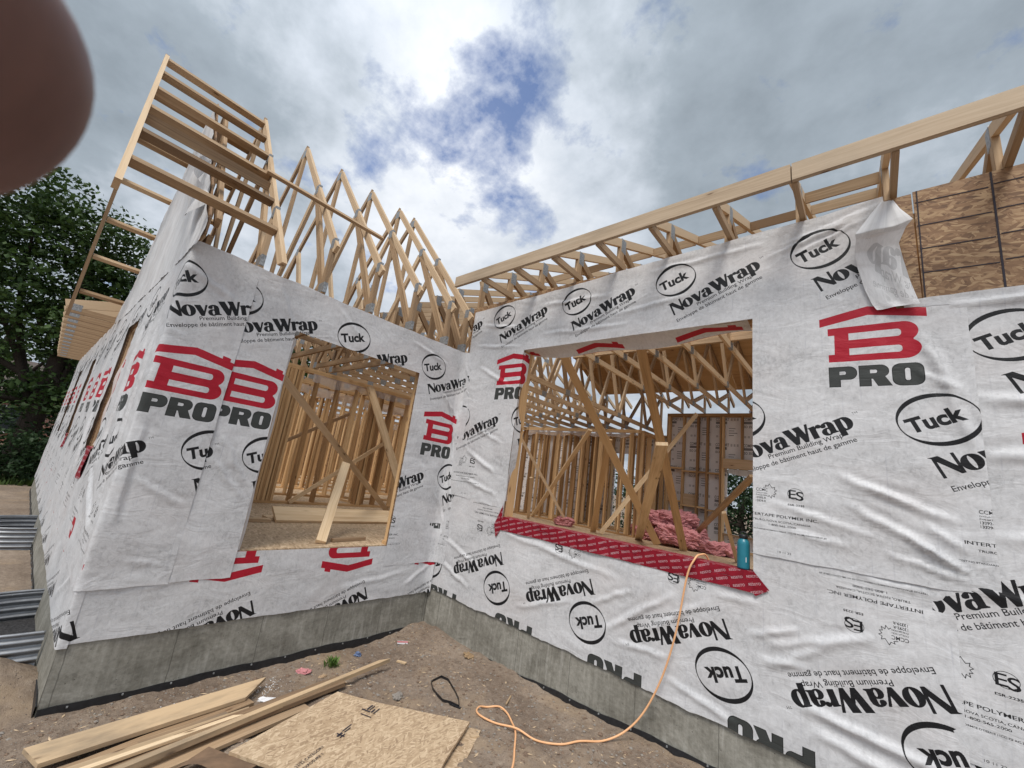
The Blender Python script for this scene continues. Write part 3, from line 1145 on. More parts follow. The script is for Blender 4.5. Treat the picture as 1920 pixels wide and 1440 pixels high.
WA = (-2.23, -0.72, 0.0, 2.03)        # opening in the wing wall: y0 y1 z0 z1
WB = (1.06, 3.50, 0.486, 2.45)         # opening in the front wall: x0 x1 z0 z1
HA, HB = 2.50, 3.20


# path: returns x, y and the outward normal for a run along the C, A or B walls
def path_CA(s):
    """s<0 runs along the gable wall away from the outer corner, s>0 along the wing wall"""
    s = np.asarray(s, float)
    r = 0.03
    cxv = np.where(s < 0, s, 0.0)
    x = np.where(s < 0, s, 0.0)
    y = np.where(s < 0, -3.13 + 0.0195 * s, -3.13 + s)
    k = np.clip((s + r) / (2 * r), 0, 1)
    ang = -np.pi / 2 + k * np.pi / 2
    return x, y, np.cos(ang), np.sin(ang)


def path_AB(s):
    """s<0 along the wing wall (y=s), s>0 along the front wall (x=s); the film bridges the inner corner"""
    s = np.asarray(s, float)
    x = np.where(s < 0, 0.0, s)
    y = np.where(s < 0, s, 0.0)
    r = 0.10
    k = np.clip((s + r) / (2 * r), 0, 1)
    ang = 0 - k * np.pi / 2
    push = 0.030 * np.clip(1 - np.abs(s) / r, 0, 1) ** 1.3
    return x + push, y - push, np.cos(ang), np.sin(ang)


def path_B(s):
    s = np.asarray(s, float)
    return s, np.zeros_like(s), np.zeros_like(s), -np.ones_like(s)


def path_A(s):
    s = np.asarray(s, float)
    return np.zeros_like(s), s, np.ones_like(s), np.zeros_like(s)


def path_C(s):
    s = np.asarray(s, float)
    return s, -3.13 + 0.0195 * s, np.zeros_like(s), -np.ones_like(s)


def ins_lines(a, vals):
    a = np.array(a)
    for v in vals:
        if a.min() < v < a.max():
            a[np.argmin(np.abs(a - v))] = v
    return np.unique(a)


def sheet(name, parent, path, S, Zs, off, uvf, holes=(), z0=None, z1=None, s0=None, s1=None, folds=(), amp=1.0, seed=0, mat=None, free_top=0.0):
    """a film hung on a wall. S, Zs: grid lines. z0/z1(s), s0/s1(z): the cut edges. folds: (s,z,s,z,width,height)"""
    S, Zs = np.array(S, float), np.array(Zs, float)
    for h in holes:
        S, Zs = ins_lines(S, h[:2]), ins_lines(Zs, h[2:])
    SS, ZZ = np.meshgrid(S, Zs)
    if z0 is not None:
        ZZ = np.maximum(ZZ, z0(SS))
    if z1 is not None:
        ZZ = np.minimum(ZZ, z1(SS))
    if s0 is not None:
        SS = np.maximum(SS, s0(ZZ))
    if s1 is not None:
        SS = np.minimum(SS, s1(ZZ))
    d = 0.006 * fbm(SS * 1.7, ZZ * 1.7, seed, 3)
    # sagging, mostly level folds, stronger in patches
    mask = np.clip(0.5 + 1.2 * fbm(SS * 0.9 + 3, ZZ * 0.9, seed + 4, 2), 0, 1.3)
    wx = ZZ * 11 + 2.2 * fbm(SS * 1.1, ZZ * 1.4, seed + 7, 3) + SS * 1.6
    d = d + 0.0032 * mask * np.abs(perlin(SS * 1.4, wx * 0.55, seed + 11)) ** 0.8
    d = d + 0.0020 * mask * perlin(SS * 9 - ZZ * 5, ZZ * 14 + SS * 3, seed + 13)
    for (a, b, c, e, wd, hgt) in folds:
        dx, dz = c - a, e - b
        L2 = dx * dx + dz * dz
        t = ((SS - a) * dx + (ZZ - b) * dz) / L2
        tc_ = np.clip(t, 0, 1)
        wig = 0.012 * perlin(tc_ * 5, tc_ * 0 + a * 3, seed)
        dist = (-(SS - a) * dz + (ZZ - b) * dx) / math.sqrt(L2) + wig
        along = np.where((t > 0) & (t < 1), np.sin(np.clip(t, 0, 1) * np.pi) ** 0.6, 0)
        d = d + 1.35 * hgt * along * (np.exp(-(dist / wd) ** 2) - 0.55 * np.exp(-((dist - 1.7 * wd) / wd) ** 2))
    x, y, nx_, ny_ = path(SS)
    o = off + np.maximum(d * amp, -0.35 * abs(off))
    X, Y = x + nx_ * o, y + ny_ * o
    U, V = uvf(SS, ZZ)
    m, n = SS.shape
    idx = np.arange(m * n).reshape(m, n)
    sc, zc = 0.25 * (SS[:-1, :-1] + SS[1:, 1:] + SS[:-1, 1:] + SS[1:, :-1]), 0.25 * (ZZ[:-1, :-1] + ZZ[1:, 1:] + ZZ[:-1, 1:] + ZZ[1:, :-1])
    area = np.abs((SS[:-1, 1:] - SS[:-1, :-1]) * (ZZ[1:, :-1] - ZZ[:-1, :-1])) + np.abs((SS[1:, 1:] - SS[1:, :-1]) * (ZZ[1:, 1:] - ZZ[:-1, 1:]))
    keep = area > 1e-7
    for h in holes:
        keep &= ~((sc > h[0]) & (sc < h[1]) & (zc > h[2]) & (zc < h[3]))
    fc = np.stack([idx[:-1, :-1], idx[:-1, 1:], idx[1:, 1:], idx[1:, :-1]], -1)[keep]
    used = np.unique(fc)
    remap = -np.ones(m * n, int)
    remap[used] = np.arange(len(used))
    V3 = np.stack([X, Y, ZZ], -1).reshape(-1, 3)[used]
    UVv = np.stack([U, V], -1).reshape(-1, 2)[used]
    return np_mesh(name, V3, remap[fc], UVv, mat or WRAP, parent)


def J(seed, a=0.006, f=3.0):
    return lambda q: a * fbm(np.asarray(q, float) * f, np.asarray(q, float) * 0 + 0.37, seed, 4)


ar = np.arange
# ------------------------------------------------------------------ foundations
def foundation(name, label, p0, p1, thick, inward, ztop, zbot, memb):
    t = thing(name, label, 'foundation')
    b = MB()
    p0, p1 = Vector((*p0, 0)), Vector((*p1, 0))
    d = (p1 - p0)
    L = d.length
    d.normalize()
    iw = Vector((*inward, 0))
    f = lambda p, z, u: ((p.x, p.y, z), (u, z))
    uo = random.uniform(0, 5)
    # outer face gridded so that its top edge and plane are not perfectly flat
    nS, nZ = max(2, int(L / 0.06)), 10
    vs, uv, fs = [], [], []
    for j in range(nZ + 1):
        z = zbot + (ztop - zbot) * j / nZ
        for i in range(nS + 1):
            s = L * i / nS
            q = p0 + d * s + iw * (0.004 * float(fbm(s * 1.5 + uo, z * 1.5, 21, 3)) + 0.004)
            vs.append((q.x, q.y, z))
            uv.append((s + uo, z))
    for j in range(nZ):
        for i in range(nS):
            a = j * (nS + 1) + i
            fs.append((a, a + 1, a + nS + 2, a + nS + 1))
    o = len(vs)
    for (p, z) in ((p0, zbot), (p1, zbot), (p1, ztop), (p0, ztop)):
        q = p + iw * thick
        vs.append((q.x, q.y, z))
        uv.append((0, z))
    top0, top1 = nZ * (nS + 1), nZ * (nS + 1) + nS
    fs.append((o + 1, o, o + 3, o + 2))
    fs.append((top0, top1, o + 2, o + 3))
    fs.append((0, o, o + 3, top0))
    fs.append((nS, top1, o + 2, o + 1))
    np_mesh("concrete_wall", vs, fs, uv, CONC, t)
    if memb:
        m = MB()
        nS = int(L / 0.08)
        pr = None
        for i in range(nS + 1):
            s = L * i / nS
            q = p0 + d * s - iw * (0.006 + 0.003 * math.sin(s * 9))
            zt = memb(s) + 0.006 * math.sin(s * 7 + 1) + 0.003 * math.sin(s * 23)
            if pr:
                m.face([(pr[0].x, pr[0].y, zbot), (q.x, q.y, zbot), (q.x, q.y, zt), (pr[0].x, pr[0].y, pr[1])])
                a_, b_ = pr[0] + iw * 0.006, q + iw * 0.006
                m.face([(pr[0].x, pr[0].y, pr[1]), (q.x, q.y, zt), (b_.x, b_.y, zt), (a_.x, a_.y, pr[1])])
            pr = (q, zt)
        m.build("drainage_membrane", MEMB, t)
        st = MB()
        for i in range(int(L / 0.28)):
            s = 0.14 + i * 0.28
            q = p0 + d * s - iw * 0.012
            z = memb(s) - 0.012
            st.box((q.x - .005, q.y - .005, z - .005), (q.x + .005, q.y + .005, z + .005))
        st.build("washer", STEEL, t)
    return t


foundation("foundation_wall", "grey concrete foundation under the wrapped wing wall, left of the inner corner", (0, -3.126), (0, 0), 0.2, (-1, 0), -0.30, -1.35, lambda s: -0.955 + 0.012 * s)
foundation("foundation_wall", "grey concrete foundation under the front wall, right of the inner corner", (0.0, 0), (6.6, 0), 0.2, (0, 1), -0.30, -1.35, lambda s: -0.965 + 0.047 * s)
foundation("foundation_wall", "concrete foundation of the gable side with corrugated window wells against it", (-12.0, yC(-12)), (-0.016, -3.1303), 0.19, (0, 1), -0.30, -1.35, lambda s: -0.93)

# ------------------------------------------------------------------ subfloor
b = MB()
for (x0, x1, y0, y1) in ((-11.9, -0.02, -3.0, 7.0), (-0.02, 6.6, 0.02, 7.0)):
    b.v += [(x0, y0, 0), (x1, y0, 0), (x1, y1, 0), (x0, y1, 0), (x0, y0, -.02), (x1, y0, -.02), (x1, y1, -.02), (x0, y1, -.02)]
    k = len(b.v) - 8
    for f_ in ((0, 1, 2, 3), (7, 6, 5, 4), (0, 4, 5, 1), (1, 5, 6, 2), (2, 6, 7, 3), (3, 7, 4, 0)):
        b.f.append(tuple(k + i for i in f_))
        b.uv.append([(b.v[k + i][0], b.v[k + i][1] + b.v[k + i][2]) for i in f_])
        b.m.append(0)
fl = b.build("floor", FLOORM)
tag(fl, kind='structure')


# ------------------------------------------------------------------ wing wall (A)
def boxes(lst, name, mat, parent):
    m = MB()
    for lo, hi in lst:
        m.box(lo, hi)
    return m.build(name, mat, parent)


def panel(m, axis_, at, t, a0, a1, z0, z1, mi=0):
    """a sheathing panel: axis 'x' -> plane x=at..at-t spanning y; axis 'y' -> plane y=at..at+t spanning x. uv in metres"""
    if axis_ == 'x':
        c = [(at - t, a0, z0), (at, a0, z0), (at, a1, z0), (at - t, a1, z0), (at - t, a0, z1), (at, a0, z1), (at, a1, z1), (at - t, a1, z1)]
        uvp = lambda p: (p[1] + p[0], p[2])
    else:
        c = [(a0, at, z0), (a1, at, z0), (a1, at + t, z0), (a0, at + t, z0), (a0, at, z1), (a1, at, z1), (a1, at + t, z1), (a0, at + t, z1)]
        uvp = lambda p: (p[0] + p[1], p[2])
    k = len(m.v)
    m.v += c
    for f_ in ((3, 2, 1, 0), (4, 5, 6, 7), (0, 1, 5, 4), (1, 2, 6, 5), (2, 3, 7, 6), (3, 0, 4, 7)):
        m.f.append(tuple(k + i for i in f_))
        m.uv.append([uvp(c[i]) for i in f_])
        m.m.append(mi)


wa = thing("wing_wall", "wrapped wing wall left of the inner corner with the tall patio opening", 'wall')
m = MB()
panel(m, 'x', -0.004, .012, -3.118, WA[0], -.30, HA)
panel(m, 'x', -0.004, .012, WA[1], -0.02, -.30, HA)
panel(m, 'x', -0.004, .012, WA[0], WA[1], WA[3] + .02, HA)
panel(m, 'x', -0.004, .012, WA[0], WA[1], -.30, -0.01)
m.build("sheathing", OSB, wa)
ys = [-3.08, -2.70, -2.30, -2.262, -0.675, -0.637, -0.30, -0.06]
for y in ys:
    MB().box((-.107, y - .019, .038), (-.018, y + .019, HA - .076)).build("stud", LUMI, wa)
for z in (0.0, HA - .076, HA - .038):
    if z == 0:
        MB().box((-.107, -3.1, .001), (-.018, WA[0] - .002, .037)).build("bottom_plate", LUMI, wa)
        MB().box((-.107, WA[1] + .002, .001), (-.018, -.04, .037)).build("bottom_plate", LUMI, wa)
    else:
        MB().box((-.107, -3.1, z + .001), (-.018, -.04, z + .037)).build("top_plate", LUMI, wa)
MB().box((-.105, WA[0] - .02, 2.10), (-.02, WA[1] + .02, 2.34)).build("header", LUMI, wa)

uvA = lambda ph: (lambda S, Z: (S - (-0.262) + 4.22, Z + 0.785))
fA = [(-0.42, 1.95, 0.06, 1.55, .018, .012), (-0.30, 2.0, 0.12, 0.9, .02, .012), (-0.15, 1.8, 0.18, 0.4, .022, .012), (-0.5, 1.0, 0.1, 0.25, .02, .01),
      (-2.55, .95, -2.3, .55, .02, .009), (-2.6, .78, -2.28, .42, .02, .008), (-2.45, 2.42, -2.2, 1.98, .016, .008), (-2.9, 2.4, -2.5, 2.0, .02, .008),
      (-1.9, 2.45, -1.5, 2.15, .02, .006), (-0.9, 2.4, -0.3, 2.25, .02, .008), (0.02, 2.35, 0.2, 2.05, .015, .01), (0.0, 2.1, 0.22, 1.9, .015, .01)]
# lower course, printed upside down
sheet("house_wrap", wa, path_AB, ar(-3.12, 0.05, .02), ar(-.62, .32, .02), .008, lambda S, Z: (3.07 - S, 2.175 - Z),
      holes=[(WA[0], WA[1], -0.005, 3)], z0=lambda s: -0.572 + 0.016 * (s + 3.12) / 3 + J(3, .006, 4)(s), z1=lambda s: s * 0 + .25,
      folds=[(-3.0, -.3, -2.4, -.15, .02, .006), (-1.2, -.4, -.4, -.3, .02, .006), (-.4, -.45, 0, -.2, .02, .008)], seed=31)
# upper course
sheet("house_wrap", wa, path_AB, ar(-2.64, 0.24, .018), ar(-.30, 2.56, .018), .013, uvA(0),
      holes=[(WA[0] + .015, WA[1], -0.5, WA[3])], z0=lambda s: np.where(s < -1.5, -0.215, -0.205 + .02 * s) + J(6, .006, 5)(s),
      z1=lambda s: 2.515 + .008 * s + J(8, .006, 4)(s), s0=lambda z: -2.632 + J(9, .006, 3)(z),
      s1=lambda z: np.where(z > .95, .19 + .03 * np.sin(z * 5), .25 - .06 * np.sin(z * 4)) + J(10, .01, 4)(z), folds=fA, amp=1.15, seed=42)
# sheet that turns round the outer corner on to the gable wall (runs over both)
OP = [(-2.60, -1.78, 0.62, 2.08), (-6.7, -5.9, 0.62, 2.0), (-9.6, -8.8, 0.62, 2.0)]
wc = thing("gable_wall", "wrapped gable side wall at far left, with tall narrow openings cut in it", 'wall')
Sg = np.concatenate([ar(-12, -3.2, .07), ar(-3.2, -.2, .03), ar(-.2, .51, .016)])
sheet("house_wrap", wc, path_CA, Sg, ar(-.26, 2.58, .02), .019, lambda S, Z: (S - 3.13 + 2.905 + 4.22, Z + 0.80),
      holes=[(a_ + .03, b_ - .03, c_, d_) for a_, b_, c_, d_ in OP], z0=lambda s: -0.225 - .01 * s * (s > 0) + J(16, .008, 3)(s), z1=lambda s: np.where(s > 0, 2.50, 2.49) + J(18, .007, 4)(s),
      s1=lambda z: .497 + J(19, .004, 3)(z),
      folds=[(-.1, 2.3, .4, 2.1, .02, .008), (.05, 1.0, .05, .2, .02, .01), (-.4, 1.9, -.35, .3, .03, .010), (-.8, 2.2, -.6, .4, .035, .010), (-1.3, 2.1, -1.2, .2, .04, .012),
             (.1, .55, .45, .35, .02, .007), (.25, 2.42, .42, 1.7, .03, .008), (.15, -.02, .48, -.1, .012, .006), (-1.5, .5, -.3, .1, .04, .010), (-3.4, 1.9, -3.0, .2, .06, .015)],
      amp=1.2, seed=51)
sheet("house_wrap", wc, path_CA, np.concatenate([ar(-12, -3, .08), ar(-3, -.1, .03), ar(-.1, .05, .012)]), ar(-.66, .2, .02), .012, lambda S, Z: (3.07 - (S - 3.13), 2.175 - Z),
      z0=lambda s: -0.585 + .004 * s + J(23, .009, 3)(s), z1=lambda s: s * 0 + .1, seed=57,
      folds=[(-.9, -.5, -.1, -.1, .03, .008)])
m = MB()
xs_ = [-12.0] + [v for o_ in sorted(OP) for v in o_[:2]] + [0.0]
for i in range(0, len(xs_), 2):
    a_, b_ = xs_[i], xs_[i + 1]
    panel(m, 'y', 0, .012, a_, b_, -.30, HA)
for a_, b_, c_, d_ in OP:
    panel(m, 'y', 0, .012, a_, b_, -.30, c_)
    panel(m, 'y', 0, .012, a_, b_, d_, HA)
m.v = [(p[0], p[1] + yC(p[0]) + .006, p[2]) for p in m.v]
m.build("sheathing", OSB, wc)
for a_, b_, c_, d_ in OP:
    m = MB()
    for x in (a_ + .02, b_ - .02):
        m.box((x - .019, yC(x) + .02, c_), (x + .019, yC(x) + .16, d_))
    m.box((a_ + .04, yC(a_) + .025, d_ - .04), (b_ - .04, yC(a_) + .16, d_))
    m.box((a_ + .04, yC(a_) + .025, c_), (b_ - .04, yC(a_) + .16, c_ + .038))
    m.build("opening_frame", LUM, wc)
for k, x in enumerate(np.arange(-11.6, -0.1, .5)):
    if any(a_ - .05 < x < b_ + .05 for a_, b_, _, _ in OP):
        continue
    MB().box((x - .019, yC(x) + .022, .04), (x + .019, yC(x) + .16, HA - .04)).build("stud", LUMI, wc)
MB().board((-12, yC(-12) + .09, HA - .02), (-.16, yC(0) + .09, HA - .02), .138, .038, (0, 1, 0)).build("top_plate", LUMI, wc)
PINKF = mat_wrap("pinkish_film", 0.0, (0.74, 0.64, 0.61))
for k_, (a_, b_, c_, d_) in enumerate(OP):
    vs_, fs_, us_ = [], [], []
    for i in range(15):
        for j in range(21):
            x, t = a_ + .042 + (b_ - a_ - .084) * i / 14, j / 20
            z = c_ + .04 + (d_ - .30 - c_ + .10 * math.sin(i * .5 + k_)) * t
            vs_.append((x, yC(x) + .030 + .012 * math.sin(i * .9 + j * .35) + .008 * math.sin(j * .8), z))
            us_.append((x, .69))
    for i in range(14):
        for j in range(20):
            q = i * 21 + j
            fs_.append((q, q + 21, q + 22, q + 1))
    np_mesh("opening_film", vs_, fs_, us_, PINKF, wc)
# dark red sill membrane hanging in the first two openings
for (x, z, w_, h_) in ((-2.15, .60, .5, .36), (-6.2, .62, .4, .25)):
    m = MB()
    for i in range(8):
        a, c = x - w_ / 2 + w_ * i / 8, x - w_ / 2 + w_ * (i + 1) / 8
        f1 = lambda q: .03 + .015 * math.sin(q * 19)
        low = lambda q: z - h_ * (0.55 + .45 * math.sin((q - x + w_ / 2) / w_ * 3.1)) * .8
        m.face([(a, yC(a) - f1(a), low(a)), (c, yC(c) - f1(c), low(c)), (c, yC(c) - .024, z + .05), (a, yC(a) - .024, z + .05)],
               [(a, low(a)), (c, low(c)), (c, z), (a, z)])
        m.face([(a, yC(a) - .024, z + .05), (c, yC(c) - .024, z + .05), (c, yC(c) + .14, z + .045), (a, yC(a) + .14, z + .045)],
               [(a, z), (c, z), (c, z + .15), (a, z + .15)])
    m.build("sill_membrane", REDM, wc, True)
# gable triangle: wrapped sheathing up to the lowered rake
RX, RZ, PT = -2.03, 5.40, 1.12
gm = thing("gable_sheathing", "white wrapped gable triangle rising to a point under the overhanging ladder", 'wall')


def gz(x):
    return RZ - .24 - PT * abs(x - RX)


ga = ar(-4.42, 0.28, .03)
gS, gZ = np.meshgrid(ga, ar(2.42, 5.2, .03))
top = gz(gS)
gZc = np.minimum(gZ, np.maximum(top, 2.42))
dsp = .022 + np.maximum(.010 * fbm(gS * 2, gZ * 2, 61, 3) + .010 * np.abs(perlin(gS * 7 + gZ * 3, gZ * 1.2, 66)), -.006)
tail = np.clip((-gS - 3.9) / .5, 0, 1)
gY = yC(gS) - dsp - .03 * tail
m_, n_ = gS.shape
idx = np.arange(m_ * n_).reshape(m_, n_)
area = np.abs(gZc[1:, :-1] - gZc[:-1, :-1]) + np.abs(gZc[1:, 1:] - gZc[:-1, 1:])
fc = np.stack([idx[:-1, :-1], idx[:-1, 1:], idx[1:, 1:], idx[1:, :-1]], -1)[area > 1e-5]
np_mesh("house_wrap", np.stack([gS, gY, gZc], -1).reshape(-1, 3), fc, np.stack([gS * 1.0, gZc * 0 + .70 + .02 * gZc], -1).reshape(-1, 2), WRAPB, gm)
m = MB()
P = [(RX - 2.35, gz(RX - 2.35)), (RX - 2.35, 2.44), (.25, 2.44), (.25, 2.62), (RX, gz(RX) - .01)]
P = [(-4.38, 2.5), (0.24, 2.5), (.2, gz(.2)), (RX, gz(RX)), (-4.30, gz(-4.30))]
fr = [(x, yC(x) - .004, z) for x, z in P]
bk = [(x, yC(x) + .010, z) for x, z in P]
m.face(fr, [(p[0], p[2]) for p in fr])
m.face(bk[::-1], [(p[0], p[2]) for p in bk[::-1]])
for i in range(5):
    j = (i + 1) % 5
    m.face([fr[i], bk[i], bk[j], fr[j]], [(0, 0), (0, .01), (1, .01), (1, 0)])
m.build("sheathing", OSB, gm)
# crumpled loose corner of film on the near rake
fv, fu, ff = [], [], []
for i in range(15):
    for j in range(9):
        a, c = i / 14, j / 8
        x = -.75 + .62 * a + .1 * c
        z = gz(x) - .02 - .42 * c * math.sin(a * 3.0 + .1)
        y = yC(x) - .03 - .11 * math.sin(a * 3.1) * (1 - c * .3) - .02 * math.sin(a * 11 + c * 6)
        fv.append((x, y, z))
        fu.append((x + 4, .68 + z * .01))
for i in range(14):
    for j in range(8):
        k = i * 9 + j
        ff.append((k, k + 9, k + 10, k + 1))
np_mesh("loose_wrap", fv, ff, fu, WRAPB, gm)

# ------------------------------------------------------------------ front wall (B)
wb = thing("front_wall", "wrapped front wall right of the inner corner with the wide window opening", 'wall')
m = MB()
XR = 6.55
panel(m, 'y', 0.004, .012, 0.0, WB[0], -.30, HB)
panel(m, 'y', 0.004, .012, WB[1], 4.49, -.30, HB + .05)
panel(m, 'y', 0.004, .012, WB[0], WB[1], WB[3], HB + .02)
panel(m, 'y', 0.004, .012, WB[0], WB[1], -.30, WB[2])
panel(m, 'y', 0.004, .012, 4.498, XR, -.30, 2.42)
m.build("sheathing", OSB, wb)
m = MB()
panel(m, 'y', 0.004, .012, 4.498, XR, 2.428, 3.262, 0)
for z in (2.62, 2.80, 2.98, 3.165):
    for a, c in ((4.505, 4.845), (4.868, 5.6), (5.6, 6.5)):
        m.board((a, 0.0025, z + .004 * math.sin(a * 3)), (c, 0.0025, z - .012), .007, .002, (0, 0, 1), 1)
for x, wd in ((4.512, .007), (4.857, .010)):
    m.board((x - .006, .002, 2.43), (x + .006, .002, 3.26), wd, .003, (1, 0, 0), 1)
m.build("bare_osb_panel", [OSB, CHALK], wb)
for x in (0.17, .58, 1.0, 1.038, 3.522, 3.56, 3.95, 4.35, 4.75, 5.15, 5.6, 6.1, 6.5):
    MB().box((x - .019, .02, .038), (x + .019, .158, HB - .176)).build("stud", LUMI, wb)
for z in (0.001, HB - .175, HB - .137):
    MB().box((0.02, .02, z), (XR, .158, z + .036)).build("bottom_plate" if z < 1 else "top_plate", LUMI, wb)
MB().box((WB[0] - .02, .022, WB[3] + .06), (WB[1] + .02, .156, WB[3] + .30)).build("header", LUMI, wb)
MB().box((WB[0] + .002, .022, WB[2] - .042), (WB[1] - .002, .156, WB[2] - .004)).build("sill_plate", LUMI, wb)
for x in np.arange(1.3, 3.5, .41):
    MB().box((x - .019, .022, .038), (x + .019, .156, WB[2] - .043)).build("cripple_stud", LUMI, wb)
MB().box((WB[0] + .001, .0225, WB[3] + .02), (WB[1] - .001, .156, WB[3] + .056)).build("head_plate", LUMI, wb)

# right-hand sheet, lowest layer
sheet("house_wrap", wb, path_B, ar(4.40, XR, .022), ar(-.62, 2.46, .022), .007, lambda S, Z: (S - .885, Z + .83),
      z0=lambda s: -.205 - .25 * np.clip((s - 4.55) / .3, 0, 1) * 0 + J(71, .006, 4)(s), z1=lambda s: 2.43 + J(72, .006, 4)(s),
      folds=[(4.66, 1.40, 5.2, 1.43, .03, .014), (4.66, 1.74, 5.2, 1.70, .03, .016), (4.66, .95, 5.3, 1.0, .03, .012), (4.6, 2.36, 5.4, 2.33, .02, .02), (4.55, .66, 4.9, .62, .02, .008)], amp=1.2, seed=73)
sheet("house_wrap", wb, path_B, ar(4.2, XR, .025), ar(-.62, .1, .022), .004, lambda S, Z: (7.81 - S, 1.36 - Z), z0=lambda s: -.56 + J(76, .006, 4)(s), seed=77)
# lower course, printed upside down
fL = [(1.08, .34, 2.47, .19, .022, .010), (1.38, -.34, 2.03, -.10, .02, .010), (2.22, -.07, 2.61, .14, .018, .012), (2.39, -.23, 2.95, .20, .022, .016), (2.49, -.29, 2.92, -.26, .018, .010),
      (2.75, -.12, 3.2, .22, .02, .010), (3.48, .08, 3.77, .20, .02, .012), (3.54, -.05, 3.8, -.01, .02, .010), (3.26, .28, 3.54, .29, .016, .008), (3.75, -.24, 4.40, -.30, .024, .018),
      (3.58, .04, 4.15, .27, .025, .014), (3.58, -.09, 3.95, .17, .025, .012), (4.10, .60, 4.45, .58, .02, .008), (.15, .1, .8, -.1, .02, .010), (.1, -.15, .7, -.35, .02, .010), (3.8, -.35, 4.45, -.45, .03, .016), (2.9, -.4, 3.4, -.5, .02, .01)]
sheet("house_wrap", wb, path_B, ar(0.03, 4.50, .018), ar(-.62, .70, .018), .011, lambda S, Z: (7.81 - S, 1.38 - Z),
      holes=[(WB[0], WB[1], WB[2], 3)], z0=lambda s: -.505 - .012 * s + J(81, .010, 3)(s) + J(82, .006, 11)(s), s1=lambda z: 4.487 + J(83, .005, 3)(z), folds=fL, amp=1.15, seed=85)
# upper course
fU = [(3.99, 1.23, 4.54, 1.00, .024, .014), (4.03, 1.05, 4.57, .75, .022, .014), (4.14, 1.18, 4.38, 1.06, .018, .008), (4.40, .98, 4.56, .84, .016, .012), (3.71, .81, 4.06, .77, .02, .008),
      (4.3, .90, 4.6, .70, .015, .012), (3.6, 1.0, 4.2, .85, .02, .008), (4.2, .78, 4.6, .68, .015, .010), (4.45, 2.2, 4.62, 1.7, .03, .012), (4.5, 2.1, 4.66, 1.3, .025, .010), (4.42, 1.95, 4.6, 1.78, .015, .008),
      (3.7, 3.05, 4.33, 3.21, .018, .014), (3.6, 2.98, 4.32, 3.18, .016, .012), (3.75, 2.93, 4.31, 3.15, .014, .010), (.25, 2.9, .95, 2.75, .02, .010), (.2, 2.6, 1.0, 2.5, .018, .010), (.3, 2.3, .9, 2.0, .02, .010),
      (.3, 1.2, .85, .95, .022, .012), (.35, 1.5, .9, 1.3, .018, .009), (.3, .85, .95, .7, .02, .012), (1.2, 3.0, 2.2, 2.95, .022, .010), (2.2, 2.7, 3.0, 2.78, .02, .008), (1.3, 2.62, 2.4, 2.58, .02, .010), (2.6, 3.1, 3.6, 3.12, .02, .010)]
wt = lambda s: 3.12 + .034 * np.clip(s, 0, 4.5) + J(91, .012, 2.2)(s)
sheet("house_wrap", wb, path_B, ar(0.06, 4.73, .018), ar(.56, 3.34, .018), .016, lambda S, Z: (S, Z),
      holes=[(WB[0], WB[1], -1, WB[3])], z0=lambda s: np.where(s > 2, .622 + .03 * np.clip((s - 4.35) / .3, 0, 1) ** 2, .60 - .06 * (s - .6)) + J(92, .006, 4)(s), z1=wt,
      s1=lambda z: np.where(z < 2.365, 4.683 - .006 * (2.36 - z) + J(93, .004, 3)(z), 4.36 - .02 * (z - 2.4)), folds=fU, amp=1.2, seed=95)


# turned-in strip under the head of the opening, red emblem tops showing on it
def strip(name, parent, pts_fn, U, Vn, uvf, mat):
    vs, uv, fs = [], [], []
    for i, u in enumerate(U):
        for j in range(Vn + 1):
            t = j / Vn
            vs.append(pts_fn(u, t))
            uv.append(uvf(u, t))
    for i in range(len(U) - 1):
        for j in range(Vn):
            k = i * (Vn + 1) + j
            fs.append((k, k + 1, k + Vn + 2, k + Vn + 1))
    return np_mesh(name, vs, fs, uv, mat, parent)


sg = lambda u: .045 * abs(math.sin((u - 1.06) * 1.35)) + .02 * math.sin(u * 5.3)
strip("house_wrap", wb, lambda u, t: (u, -.014 + .20 * t ** .8, 2.452 - (.035 + sg(u)) * t), ar(1.06, 3.47, .03), 6, lambda u, t: (u, 2.45 - .17 * t), WRAP)
# turned-in jamb strips
strip("house_wrap", wb, lambda u, t: (1.062 - .004 * t + .012 * math.sin(u * 6) * t, -.014 + .11 * t, u), ar(.66, 2.44, .04), 3, lambda u, t: (1.06 + .11 * t, u), WRAP)
strip("house_wrap", wa, lambda u, t: (.012 - .03 * t, WA[0] + .012 + .03 * t + .008 * math.sin(u * 7), u), ar(0.0, 2.0, .04), 2, lambda u, t: (.3 + WA[0] + .03 * t, .65), WRAP)

# red self-adhesive sill membrane with white lettering
m = MB()
shear = lambda x, z: (x + (z - .35) * .9, z - .22 * (x - 1.0) * 0 + x * .18)
shear = lambda x, z: (x * .955 + z * .297, z * .955 - x * .297)


def mface(pts):
    m.face(pts, [shear(p[0], p[2] - p[1]) for p in pts])


XS = list(ar(1.06, 3.50, .05)) + [3.50]
for a, c in zip(XS, XS[1:]):
    for (z0_, z1_) in ((.352, .43), (.43, .490)):
        wv = lambda x, z: -.020 - .004 * math.sin(x * 6 + z * 20) - .003 * math.sin(x * 15)
        mface([(a, wv(a, z0_), z0_ - .002 * math.sin(a * 7)), (c, wv(c, z0_), z0_ - .002 * math.sin(c * 7)), (c, wv(c, z1_), z1_), (a, wv(a, z1_), z1_)])
    mface([(a, wv(a, .490), .490), (c, wv(c, .490), .490), (c, .11, .494), (a, .11, .494)])
mface([(.955, -.022, .395), (1.0, -.024, .265), (1.06, -.022, .352), (1.06, -.022, .503)])
mface([(.955, -.022, .395), (1.06, -.022, .503), (1.05, -.02, .62)])
mface([(3.50, -.022, .352), (3.515, -.024, .338), (3.60, -.022, .395), (3.50, -.022, .503)])
